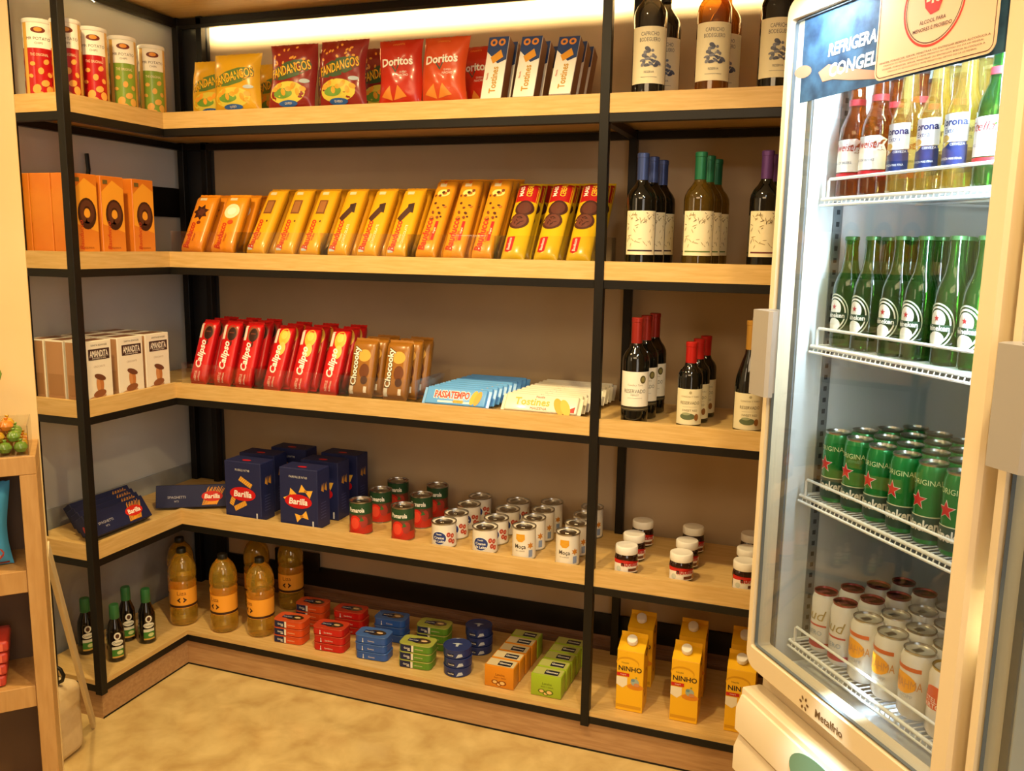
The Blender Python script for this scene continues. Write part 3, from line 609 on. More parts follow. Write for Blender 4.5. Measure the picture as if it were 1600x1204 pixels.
def carton():
    R=empty('milk_carton'); w,t,H,zs=.084,.074,.237,.200; Y=ink('F0B81C',.38); b=MB()
    b.box(-w/2,-t/2,0,w/2,t/2,zs,Y,.0012,1)
    yb=t*.30
    b.add([(-w/2,-t/2,zs),(w/2,-t/2,zs),(w/2,yb,H-.012),(-w/2,yb,H-.012),(-w/2,t/2,zs),(w/2,t/2,zs)],[(0,1,2,3),(1,5,2),(5,4,3,2),(4,0,3)],Y)
    b.box(-w/2,yb-.003,H-.014,w/2,yb+.001,H,Y,.0008,1)
    F=FRONT(-t/2)
    b.ell(F,-.008,zs*.80,.036,.020,ink('D69A12'),.0003); b.ell(F,-.008,zs*.78,.034,.018,Y,.0006)
    b.text(F,'Nestlé',-.016,zs*.80,.006,ink('7A5A1A'),.0009); b.text(F,'NINHO',0,zs*.705,.0165,ink('2B1A12'),.0009,bold=.02,maxw=.074)
    b.rect(F,-.041,zs*.575,-.002,zs*.63,ink('C4231A'),.0009); b.text(F,'integral',-.021,zs*.603,.0055,ink('F4E7D2'),.0013)
    b.shape(F,[(-.042,zs*.56),(-.008,zs*.56),(-.008,zs*.44),(-.022,zs*.38),(-.042,zs*.43)],ink('EDE4CC'),.0006)
    b.ell(F,.018,zs*.42,.026,.010,ink('D9861A'),.0005); b.ell(F,.016,zs*.5,.013,.012,ink('9DB0A8'),.001); b.ell(F,.022,zs*.46,.009,.006,ink('C98A5A'),.0014); b.ell(F,.010,zs*.53,.006,.005,ink('6E8FA0'),.0014); b.ell(F,.02,zs*.58,.003,.002,ink('8A9A3A'),.001)
    b.rect(F,-w/2+.002,.010,w/2-.004,.020,ink('D39A1A'),.0005)
    S=flat((w/2,0,0),(0,1,0),(0,0,1)); b.ell(S,0,zs*.95,.012,.014,ink('4A1E2A'),.0006,r0=.5); b.ell(S,0,zs*.45,.018,.05,ink('B87A1A'),.0005,r0=.8)
    b.build('carton_body',R,25)
    T=Matrix.Translation((-.002,-t/2+.030,zs+.021))@Matrix.Rotation(math.radians(30),4,'X')
    c=MB(); pr=[(.0165,-.003),(.0165,.010),(.0150,.0125)]; c.lathe(pr,WHITE,24); c.v=[tuple(T@Vector(p)) for p in c.v]; c.build('cap',R)
    return R
def tin(kind):
    if kind=='round':
        R=empty('fish_tin'); r=.0475; H=.0325; c=ink('27366E',.3); b=MB(); b.lathe([(r-.003,0),(r,.002),(r,H-.005)],c,36); F=cyl(r)
        for s in(0,1):
            x=s*PI*r; b.rect(F,x-.028,.007,x-.002,.018,ink('131B3A'),.0005); b.text(F,'Gomes da Costa',x-.015,.0125,.006,ink('E8E6DE'),.0009,maxw=.022,bold=.02); b.shape(F,[(x+.004,.004),(x+.012,.018),(x+.024,.018),(x+.028,.008),(x+.012,.006)],ink('B9C4D0'),.0006)
        b.build('tin_body',R); b=MB(); b.lathe([(r+.0005,H-.0055),(r+.001,H-.002),(r-.001,H-.001),(r-.003,H-.003),(.001,H-.003)],c,36)
        T=flat((0,0,H-.003),(1,0,0),(0,1,0)); b.shape(T,[(-.02,.006),(.0,.012),(.018,.006),(.006,.002),(.004,-.014),(-.004,-.014),(-.004,.002)],ink('B9C4D0'),.0006); b.build('tin_lid',R); return R
    R=empty('fish_tin'); w,d,H=.120,.070,.0292
    col={'orange':'CF4A1A','red':'BC1A16','blue':'2E57A8','green':'5A8A2A'}[kind]; c=ink(col,.3); q=.018
    def rr(k): 
        P=[]
        for cx,cy,a0 in((w/2-q,d/2-q,0),(-w/2+q,d/2-q,90),(-w/2+q,-d/2+q,180),(w/2-q,-d/2+q,270)):
            for i in range(7): a=math.radians(a0+15*i); P.append((cx+(q+k)*math.cos(a),cy+(q+k)*math.sin(a)))
        return P
    def loft(b,rings,m):
        n=28; vs=[];fs=[]
        for k,z in rings: vs+=[(x,y,z) for x,y in rr(k)]
        for j in range(len(rings)-1):
            for i in range(n): fs.append((j*n+i,j*n+(i+1)%n,(j+1)*n+(i+1)%n,(j+1)*n+i))
        fs.append(tuple(range(n))[::-1]); fs.append(tuple(range((len(rings)-1)*n,len(rings)*n))); b.add(vs,fs,m)
    b=MB(); loft(b,[(-.003,0),(0,.002),(0,H-.004)],c); F=FRONT(-d/2)
    if kind in('orange','green'):
        b.rect(F,-w/2+q*.5,.002,-.012,H-.004,ink('16204A'),.0005); b.rect(F,-.014,.002,-.004,H-.004,ink('E6E0D0'),.0005); b.text(F,'Gomes',-.028,.014,.007,ink('E6E2D6'),.0009,bold=.02,maxw=.022); b.text(F,'SARDINHAS',.016,.013,.004,ink('F0D9A8'),.0006)
        b.rect(F,-.026,.006,-.016,.009,ink('E6E2D6'),.0009)
    else:
        b.shape(F,[(-.030,.004),(-.024,.004),(-.026,.012),(-.0255,.019),(-.0285,.019),(-.028,.012)],ink('D9DDE6'),.0006); b.text(F,'Sardinhas' if kind=='red' else 'Gomes',.004,.012,.006,ink('E9DDD0'),.0006)
    b.build('tin_body',R)
    b=MB(); loft(b,[(.0006,H-.0045),(.0012,H-.002),(.0002,H-.0008)],ink({'orange':'C4512A','red':'B53A22','blue':'3E62A6','green':'9CA24A'}[kind],.3))
    T=flat((0,0,H-.0008),(1,0,0),(0,1,0)); b.ell(T,.01,0,.036,.020,STEEL,.0004); b.rect(T,-.036,-.012,.004,.010,ink('16204A'),.0009); b.text(T,'Gomes da Costa',-.016,-.001,.009,ink('E6E2D6'),.0013,maxw=.034); b.ell(T,.022,0,.012,.006,ink('D9B98A'),.0009)
    b.build('tin_lid',R); return R
def lunch(col,dark):
    w,h,t=.102,.074,.055; b=MB(); c=ink(col,.38); b.box(-w/2,-t/2,0,w/2,t/2,h,c,.003,2); F=FRONT(-t/2)
    b.text(F,'Lanche',.004,h*.62,.008,ink(dark),.0006); b.text(F,'Atum + Salada',.004,h*.48,.005,ink(dark),.0006,maxw=.05)
    for x,y,r in((-.014,.26,.012),(.012,.24,.014),(0,.16,.010)): b.ell(F,x,h*y,r,r*.6,ink(dark),.0005+abs(x)*.01,r0=.7); b.ell(F,x,h*y,r*.6,r*.4,ink('E9C27A'),.0006+abs(x)*.01)
    T=flat((0,0,h),(1,0,0),(0,1,0)); b.rect(T,-w/2+.004,-t*.42,w/2-.004,t*.42,ink('D8C9A0') if col=='D98A1C' else ink('B9BE6A'),.0004); b.rect(T,-.010,-t*.34,.036,t*.20,ink('1E2436'),.0009); b.text(T,'Gomes',.013,-t*.05,.012,ink('EDE9DD'),.0013,bold=.03,maxw=.04)
    return b.build('lunch_kit_box')
# drinks for the cooler
def beer_green():
    R=empty('beer_bottle'); r=.0305; H=.226; G=liquid('green_beer_glass','8ABF6A','2F6A2C',.28)
    b=MB(); b.lathe([(r-.003,0),(r,.004),(r,.112),(r*.95,.128),(r*.78,.145),(r*.58,.160),(.0145,.180),(.0128,.205),(.0135,.212),(.0135,H-.006)],G,32); b.build('bottle_body',R)
    b=MB(); F=cyl(r); W=ink('D9DCD6',.4); b.ell(F,0,.070,.031,.040,ink('B9C4B4'),.0004,r0=.93,n=32); b.ell(F,0,.070,.026,.034,W,.0005,r0=.90,n=32); b.ell(F,0,.080,.016,.018,W,.0006); b.star(F,0,.083,.0065,ink('B02A2C'),.0012)
    b.rect(F,-.029,.060,.029,.072,ink('20402A'),.0010); b.text(F,'Heineken',0,.066,.0095,W,.0015,bold=.03,maxw=.055); b.ell(F,0,.047,.016,.013,W,.0007); b.rect(F,-.020,.034,.020,.036,W,.0007); b.build('label',R)
    b=MB(); b.lathe([(.0142,H-.008),(.0148,H-.007),(.0142,H-.001),(.0120,H)],mat('cap_green','3D6A3C',.35,metal=.4),24); b.build('cap',R); return R
def beer_clear():
    R=empty('beer_bottle'); r=.0305; H=.240; G=liquid('pale_beer_glass','FAF0C0','E6C45A',.2)
    b=MB(); b.lathe([(r-.003,0),(r,.004),(r,.118),(r*.95,.133),(r*.8,.148),(r*.58,.163),(.0150,.185),(.0125,.222),(.0135,.226),(.0135,H-.006)],G,32); b.build('bottle_body',R)
    b=MB(); F=cyl(r); W=ink('E6E8EA',.4); N=ink('1E2E66',.4); b.rect(F,-.030,.078,.032,.125,W,.0005); b.text(F,'Corona',.003,.111,.013,N,.001,bold=.03,maxw=.054); b.text(F,'Extra',.003,.097,.009,ink('4A5A86'),.001,maxw=.03); b.ell(F,-.008,.084,.010,.006,ink('C9A85A'),.0009)
    b.shape(F,[(-.030,.034),(.032,.034),(.032,.072),(.004,.078),(-.006,.070),(-.030,.066)],N,.0006); b.text(F,'LA CERVEZA MAS FINA',0,.050,.004,W,.001,maxw=.05); b.rect(F,.002,.070,.030,.077,N,.0008); b.text(F,'CERVEZA',.016,.0735,.004,W,.0012)
    b.build('label',R)
    b=MB(); b.lathe([(.0142,H-.008),(.0148,H-.007),(.0142,H-.001),(.0120,H)],mat('cap_silver','A9A9AE',.3,metal=.6),24); b.build('cap',R); return R
def beer_amber(gl='amber_beer_glass',word='Budweiser'):
    R=empty('beer_bottle'); r=.0305; H=.240; G=liquid(gl,'DE9A4A','A8561C',.3)
    b=MB(); b.lathe([(r-.003,0),(r,.004),(r,.120),(r*.95,.135),(r*.78,.150),(r*.56,.165),(.0150,.186),(.0128,.222),(.0138,.226),(.0138,H-.006)],G,32); b.build('bottle_body',R)
    b=MB(); F=cyl(r); W=ink('ECEBEA',.4); b.rect(F,-.046,.048,.046,.082,W,.0005); b.shape(F,[(-.044,.082),(.046,.082),(.040,.094),(.046,.104),(.030,.112),(-.040,.110)],W,.0007); b.text(F,word,0,.096,.015,ink('B01F24'),.0012,shear=.3,maxw=.07); b.text(F,'KING OF BEERS',0,.066,.005,ink('4A5A7A'),.001,maxw=.06)
    b.rect(F,-.046,.034,.046,.046,ink('B8202A'),.0006); b.build('label',R)
    b=MB(); b.rect(cyl(.0152),-.047,.178,.047,.190,ink('C8404A'),.0008,.004); b.build('neck_label',R)
    b=MB(); b.lathe([(.0145,H-.008),(.0150,H-.007),(.0145,H-.001),(.0120,H)],mat('cap_dark','5A4A4A',.3,metal=.5),24); b.build('cap',R); return R
def beer_can(kind):
    R=empty('beer_can'); slim=kind in('green','red'); r,H=(.0285,.150) if kind=='green' else (.0275,.135) if kind=='red' else (.032,.132) if kind=='orange' else (.032,.132)
    col={'green':'17803A','red':'D9D8D8','orange':'DEDBD4','gold':'E6DED2'}[kind]
    C=mat('can_paint_'+kind,col,.25,metal=.35 if kind in('green',) else .1,coat=.4)
    b=MB(); b.lathe([(r*.80,0),(r*.86,.001),(r,.010),(r,H-.016),(r*.86,H-.004)],C,36); F=cyl(r)
    for s in(0,1):
        x=s*PI*r
        if kind=='green':
            b.rect(F,x-PI*r/2,.004+.006,x+PI*r/2,.052,ink('2E4A40',.35),.0003); b.text(F,'Heineken',x+.004,.036,.021,ink('E6E3DA'),.0008,bold=.03,maxw=.074); b.rect(F,x-PI*r/2,.052,x+PI*r/2,.054,ink('C9D0B0'),.0004)
            b.star(F,x,.082,.019,ink('E6E3DA'),.0006,q=.42); b.star(F,x,.082,.0165,ink('C01F26'),.0010,q=.42); b.text(F,'ORIGINAL',x+.014,.116,.010,ink('C8D8A8'),.0006,maxw=.062,sx=1.2)
        elif kind=='red':
            b.text(F,'Bud',x+.0,.085,.024,ink('9A8A5A'),.0007,shear=.3); b.rect(F,x-.03,.060,x+.03,.064,ink('B03A36'),.0006); b.text(F,'ZERO',x+.004,.045,.010,ink('8A9AA8'),.0007); b.rect(F,x-PI*r/2,.012,x+PI*r/2,.024,ink('A82A40'),.0005)
        elif kind=='orange':
            b.rect(F,x-.030,.096,x+.032,.104,ink('C85A22'),.0006); b.ell(F,x-.004,.070,.030,.020,ink('EDA320'),.0006); b.text(F,'BRAHMA',x+.006,.070,.017,ink('C88A4A'),.0010,maxw=.06); b.text(F,'CHOPP',x+.004,.046,.007,ink('9AA0A8'),.0007)
        else:
            b.ell(F,x+.002,.088,.02,.012,ink('D9542A'),.0006); b.rect(F,x-.034,.056,x+.034,.080,ink('D9542A'),.0008); b.text(F,'STELLA',x+.004,.073,.009,ink('F2E6D8'),.0012,maxw=.05); b.text(F,'ARTOIS',x+.004,.062,.009,ink('F2E6D8'),.0012,maxw=.05)
    b.build('can_body',R)
    b=MB(); l={'gold':GOLD,'red':mat('red_tin','9A4A48',.3,metal=.8)}.get(kind,STEEL); b.lathe([(r*.865,H-.005),(r*.90,H-.003),(r*.90,H),(r*.84,H),(r*.80,H-.004),(.001,H-.004)],l,36); b.box(-.006,-.016,H-.0035,.006,.005,H-.002,l,.0006,1); b.build('can_lid',R)
    return R
# ------------------------------------------------------------------ stock the shelves
def side(n,i): return f'{ORD[i]} from the left' if i<n-1 or n==1 else 'rightmost'
ROWN={2:['front one','rear one'],3:['front one','middle one','rear one'],4:['front one','second from the front','third from the front','rear one']}
# -- top shelf
cr=canister('B3181B','E9A24A','MR POTATO'); cg=canister('7E9A35','D9A24A','MR POTATO')
for i,(x,y) in enumerate(((-.150,-.345),(-.064,-.325),(-.064,-.222),(-.064,-.100),(-.064,.030))): put(cr if i<3 else cg,(x,y,SZ[1]),f'{"red" if i<3 else "green"} and white snack tube on the top shelf, {ORD[i]} of five from the left','snack tube','snack tubes on the top shelf',PI/4-.1)
put(cr,(-.165,-.125,SZ[1]),'red and white snack tube standing behind the green tube on the top shelf','snack tube','snack tubes on the top shelf',PI/4)
ybag=[chip_bag(.185,.205,.06,'D9A51E',art_fand(0),k) for k in(1,2)]
rbag=[chip_bag(.175,.225,.06,'8A1F1A',art_fand(1),k) for k in(3,4)]
tbag=[chip_bag(.150,.215,.06,'BE2A14',art_tri,5),chip_bag(.150,.215,.06,'CC4A1E',art_tri,6)]
CB='corn snack bags on the top shelf'
put(ybag[0],(.112,.125,SZ[1]),'yellow corn snack bag at the left end of the top shelf','snack bag',CB,.05,-.12)
put(ybag[1],(.255,.060,SZ[1]),'yellow corn snack bag in front, overlapping the leftmost yellow bag','snack bag',CB,.02,-.10)
put(ybag[0],(.305,.215,SZ[1]),'yellow corn snack bag half hidden behind the two other yellow bags','snack bag',CB,-.05,-.12)
put(rbag[0],(.470,.060,SZ[1]),'dark red corn snack bag standing right of the yellow bags','snack bag',CB,.03,-.12)
put(rbag[1],(.655,.060,SZ[1]),'dark red corn snack bag in front, right one of the red pair','snack bag',CB,-.03,-.10)
put(rbag[0],(.735,.190,SZ[1]),'dark red corn snack bag half hidden behind the right red bag','snack bag',CB,.06,-.10)
put(rbag[1],(.560,.200,SZ[1]),'dark red corn snack bag mostly hidden behind the red pair','snack bag',CB,.0,-.10)
put(tbag[0],(.858,.060,SZ[1]),'bright red tortilla chip bag, left one of the front two','snack bag',CB,.0,-.12)
put(tbag[1],(1.008,.060,SZ[1]),'orange red tortilla chip bag, right one of the front two','snack bag',CB,.0,-.12)
put(tbag[0],(1.055,.205,SZ[1]),'red tortilla chip bag behind the orange one beside the cracker cartons','snack bag',CB,-.1,-.12)
sb=snack_box()
for i,(x,a) in enumerate(((1.172,.36),(1.273,.42),(1.384,.50))):
    for k in range(3): put(sb,(x+.002*k,.055+.072*k,SZ[1]+.025*math.sin(a)),f'white and blue cracker carton leaning back, {side(3,i)} stack, {ROWN[3][k]}','cracker carton','cracker cartons on the top shelf',0,-a)
DG=mat('dark_wine_glass','0D0D0A',.05,coat=.5); WG=liquid('white_wine_glass','D9C078','7A6420',.4); OG=liquid('amber_wine','E0B060','A86A1E',.35); GG=liquid('grey_wine_glass','8A8478','3A3630',.5)
def foil(h): return mat('foil_'+h,h,.35,metal=.3)
tw=[wine(.37,.0465,g,foil('2A2420'),art_hacienda) for g in(GG,OG,DG)]
for x,k,i,l in((1.634,0,0,'dark wine bottle with cream label, top shelf, front one by the middle post'),(1.808,1,0,'amber wine bottle with cream label, front one on the top shelf'),(1.975,2,0,'dark red wine bottle with cream label on the top shelf beside the cooler'),(1.650,0,1,'dark wine bottle behind the front one nearest the middle post, top shelf'),(1.822,1,1,'amber wine bottle behind the front amber one on the top shelf'),(1.990,2,1,'dark wine bottle behind the one beside the cooler, top shelf')):
    put(tw[k],(x,.070+.14*i,SZ[1]),l,'wine bottle','wine bottles on the top shelf',.2)
# -- second shelf
P2=[]
spec=[('star',.088,.24,.51)]+[('white',.088,.24,.51)]+[('square',.074,.28,.60)]*3+[('stack',.074,.28,.60)]*3+[('cookie',.070,.32,.62)]*3+[('round',.076,.31,.66)]*3
X2=(.056,.187,.319,.433,.530,.636,.744,.850,.953,1.048,1.144,1.244,1.348,1.450)
DESC={'star':'orange chocolate wafer pack','white':'orange pack with a white cream splash','square':'yellow wafer pack with a square wafer picture','stack':'yellow wafer pack with dark chocolate bars','cookie':'orange cookie pack with chocolate chips','round':'red and yellow pack with chocolate balls'}
packs={}
for i,(k,pw,L,a) in enumerate(spec):
    if k not in packs: packs[k]=flow_pack(pw,L,.040,{'star':'E28A1C','white':'E8921E','cookie':'DE9420','round':'D8B01E'}.get(k,'E5A51C'),art_round if k=='round' else art_bau(k),k=='round')
    for d in range(3): put(packs[k],(X2[i],.044+.062*d,SZ[2]+.0035),f'{DESC[k]}, {ORD[i]} stack from the left, {ROWN[3][d]}','biscuit pack','biscuit packs on the second shelf',random.uniform(-.03,.03),-a+.02*d)
rb=ring_box(); n=0
for i,y in enumerate((-.331,-.2205,-.088)):
    for d in range(3): put(rb,(-.062-.086*d,y,SZ[2]),f'tall orange biscuit box with a chocolate ring, {side(3,i)} column, {ROWN[3][d]}','biscuit box','orange biscuit boxes on the left arm of the rack',PI/2)
def tray(z,xs,grp,h=.085,dep=.30):
    for i,(a,c) in enumerate(xs):
        b=MB(); t=.0022; b.box(a,.021,z+.0005,c,.021+t,z+h,CLEAR); b.box(a,.021+t,z+.0005,c,dep,z+.0005+t,CLEAR)
        for x in(a,c-t): b.box(x,.021+t,z+.003,x+t,dep,z+h,CLEAR)
        tag(b.build('display_tray'),f'clear acrylic display tray on the {grp} shelf, {side(len(xs),i)}','display tray','acrylic trays on the shelves')
tray(SZ[2],((-.010,.248),(.262,.578),(.590,.898),(.905,1.188),(1.194,1.506)),'second')
ws=[wine(.32,.042,DG,foil('3A4A7E'),art_scribble('3A2430')),wine(.32,.042,WG,foil('1F6B4A'),art_scribble('5E7A3A')),wine(.32,.042,DG,foil('5E3A7A'),art_scribble('6A2A2A'))]
for g,(x,nm) in enumerate(((1.630,'blue foil dark wine bottle'),(1.793,'green foil white wine bottle'),(1.972,'purple foil dark wine bottle'))):
    for d in range(3): put(ws[g],(x+.010*d,.066+.105*d,SZ[2]),f'{nm} with a scribbled cream label on the second shelf, {ROWN[3][d]}','wine bottle','scribbled label wine bottles on the second shelf',.22)
# -- third shelf
X3=(.061,.163,.253,.369,.478,.594); cal=[flow_pack(.068,.245,.040,RED,art_calipso(k)) for k in(0,1)]
for i,x in enumerate(X3):
    for d in range(3): put(cal[i//3],(x,.044+.058*d,SZ[3]+.0035),f'red biscuit pack with a {"dark chocolate" if i<3 else "yellow cream"} biscuit, {ORD[i]} stack from the left, {ROWN[3][d]}','biscuit pack','red biscuit packs on the third shelf',random.uniform(-.03,.03),-(.38 if i<3 else .46)+.02*d)
cho=flow_pack(.088,.205,.045,'9A6420',art_choco)
for i,x in enumerate((.715,.842)):
    for d in range(3): put(cho,(x+.008*d,.047+.060*d,SZ[3]+.0035),f'golden brown chocolate cookie pack, {"left" if i==0 else "right"} stack, {ROWN[3][d]}','biscuit pack','golden brown cookie packs on the third shelf',random.uniform(-.03,.03),-.28)
tray(SZ[3],((.010,.308),(.318,.640),(.650,.930)),'third')
bp=wide_pack('62A6EA',art_passa); wp=wide_pack('E3DDC8',art_tost,w=.235)
NR=['front one','second one back','third one back','fourth one back','fifth one back','sixth one back','seventh one back','eighth one back','ninth one back','rearmost one']
for k in range(9): put(bp,(1.060+.004*k,.040+.036*k,SZ[3]+.0075),f'light blue biscuit pack filed on the third shelf, {NR[k] if k<8 else NR[9]}','biscuit pack','light blue biscuit packs on the third shelf',0,-.62+.01*k)
for k in range(10): put(wp,(1.345+.004*k,.040+.033*k,SZ[3]+.0085),f'cream white cracker pack filed on the third shelf, {NR[k]}','cracker pack','cream white cracker packs on the third shelf',0,-.70+.012*k)
al=almond_box()
for i,y in enumerate((-.318,-.180,-.056)):
    for d in range(3): put(al,(-.060-.082*d,y,SZ[3]),f'white almond chocolate box on the left arm, {side(3,i)} column, {ROWN[3][d]}','chocolate box','white almond chocolate boxes',PI/2)
w3=[wine(.314,.0395,DG,foil('9A2A20'),art_res1),wine(.251,.0355,DG,foil('B8221C'),art_res2),wine(.320,.040,DG,foil('B98A3A'),art_res2,True,.09)]
for g,(x,nm) in enumerate(((1.633,'tall dark wine bottle with red foil and white label'),(1.794,'small dark wine bottle with bright red foil'),(1.960,'gold foil wine bottle beside the cooler'))):
    for d in range(3 if g<2 else 2): put(w3[g],(x+.008*d,.062+.10*d,SZ[3]),f'{nm}, third shelf, {(ROWN[3] if g<2 else ROWN[2])[d]}','wine bottle','reserve wine bottles on the third shelf',.2)
# -- fourth shelf
pb=[pasta_box('fusilli'),pasta_box('farfalle')]
for g,x in enumerate((.248,.478)):
    for d in range(3): put(pb[g],(x+.002+[0,-.025,.03][d]*(1-g)+.01*d*g,.066+.118*d,SZ[4]),f'navy blue pasta box standing upright, {"left" if g==0 else "right"} column, {ROWN[3][d]}','pasta box','upright navy pasta boxes',0)
lb=long_box()
put(lb,(.000,.065,SZ[4]+.006),'long navy spaghetti box standing on edge across the rack corner','pasta box','spaghetti boxes',.50,-.25)
for k in range(4): put(lb,(-.052-.0475*k,-.235+.028*k,SZ[4]+.0115),f'long navy spaghetti box leaning in the fanned row on the left arm, {NR[k] if k<3 else "rearmost one"}','pasta box','spaghetti boxes',PI/2,-.60)
CW=film('EAE4D6')
to=tin_can(.039,.115,film('6E3A2A'),art_tom); cm=tin_can(.0408,.084,CW,art_creme); mo=tin_can(.0375,.104,CW,art_moca); nu=jar()
for pro,xs,ys,nm,cat,g in ((to,(.697,.858),(.075,.215,.345),'tomato can with a dark green band','food can','tomato cans'),(cm,(1.014,1.160),(.065,.163,.270,.372),'short white can with a blue oval badge','food can','short white cream cans'),(mo,(1.295,1.440),(.062,.158,.250,.345),'tall white can with a yellow badge','food can','tall white condensed milk cans')):
    for i,x in enumerate(xs):
        for d,y in enumerate(ys): put(pro,(x+.002*d,y,SZ[4]),f'{nm}, {"left" if i==0 else "right"} column, {ROWN[len(ys)][d]}',cat,g,.1)
for i,x in enumerate((1.628,1.795,1.980)):
    for d,y in enumerate((.058,.172,.315)): put(nu,(x,y,SZ[4]),f'hazelnut spread jar with a white lid, {side(3,i)} column, {ROWN[3][d]}','spread jar','hazelnut spread jars',.42)
# -- bottom shelf
ob=oil_bottle()
for x,y,l,rz in ((.118,.066,'golden oil bottle nearest the front edge, just right of the rack corner',-.05),(.266,.086,'golden oil bottle at the front beside the orange fish tins',-.35),(-.062,.058,'golden oil bottle in the rack corner with its dark cap visible',.6),(-.150,.150,'golden oil bottle behind the one in the rack corner',.3),(.105,.285,'golden oil bottle at the back between the two front ones',.2),(.232,.330,'golden oil bottle at the back left of the fish tins',.25)):
    put(ob,(x,y,SZ[5]),l,'oil bottle','golden oil bottles on the bottom shelf',rz)
so=small_bottle()
for x,y,l in ((-.205,-.265,'small dark green capped sauce bottle behind the corner post'),(-.072,-.268,'small dark green capped sauce bottle nearest the front edge'),(-.150,-.135,'small dark green capped sauce bottle, rear middle one'),(-.072,-.122,'small dark green capped sauce bottle, rightmost of the four')):
    put(so,(x,y,SZ[5]),l,'sauce bottle','green capped sauce bottles',PI/4+.2)
kinds=['orange','red','blue','green','round']; tn=[tin(k) for k in kinds]
LV=['bottom','middle','top']
for i,(k,x) in enumerate(zip(kinds,(.405,.572,.742,.912,1.058))):
    for d,y in enumerate((.078,.225) if k!='round' else (.085,.255)):
        for l in range(3): put(tn[i],(x+(0 if d==0 else -.006 if i<4 else .01)+.0015*((l*7+i)%3-1),y,SZ[5]+.0327*l if k=='round' else SZ[5]+.0294*l),f'{k if k!="round" else "round navy"} fish tin, {"front" if d==0 else "rear"} stack, {LV[l]} one','fish tin','stacked fish tins on the bottom shelf',.06 if k!='round' else .2)
lo,lg=lunch('D98A1C','8A4A12'),lunch('9DB82A','5A6A1A')
for i,(x) in enumerate((1.228,1.389)):
    for d in range(5): put(lg if i or d==4 else lo,(x+.002*d,.058+.058*d,SZ[5]),f'{"lime green" if i or d==4 else "orange"} lunch kit box in the {"right" if i else "left"} row, {NR[d] if d<4 else "rearmost one"}','lunch kit','tuna lunch kit boxes',0,0)
mk=carton()
for i,x in enumerate((1.657,1.826,1.990)):
    for d in range(2): put(mk,(x-.004*d,.082+.17*d,SZ[5]),f'yellow milk carton with a white cap, {side(3,i)} column, {ROWN[2][d]}','milk carton','yellow milk cartons on the bottom shelf',0)
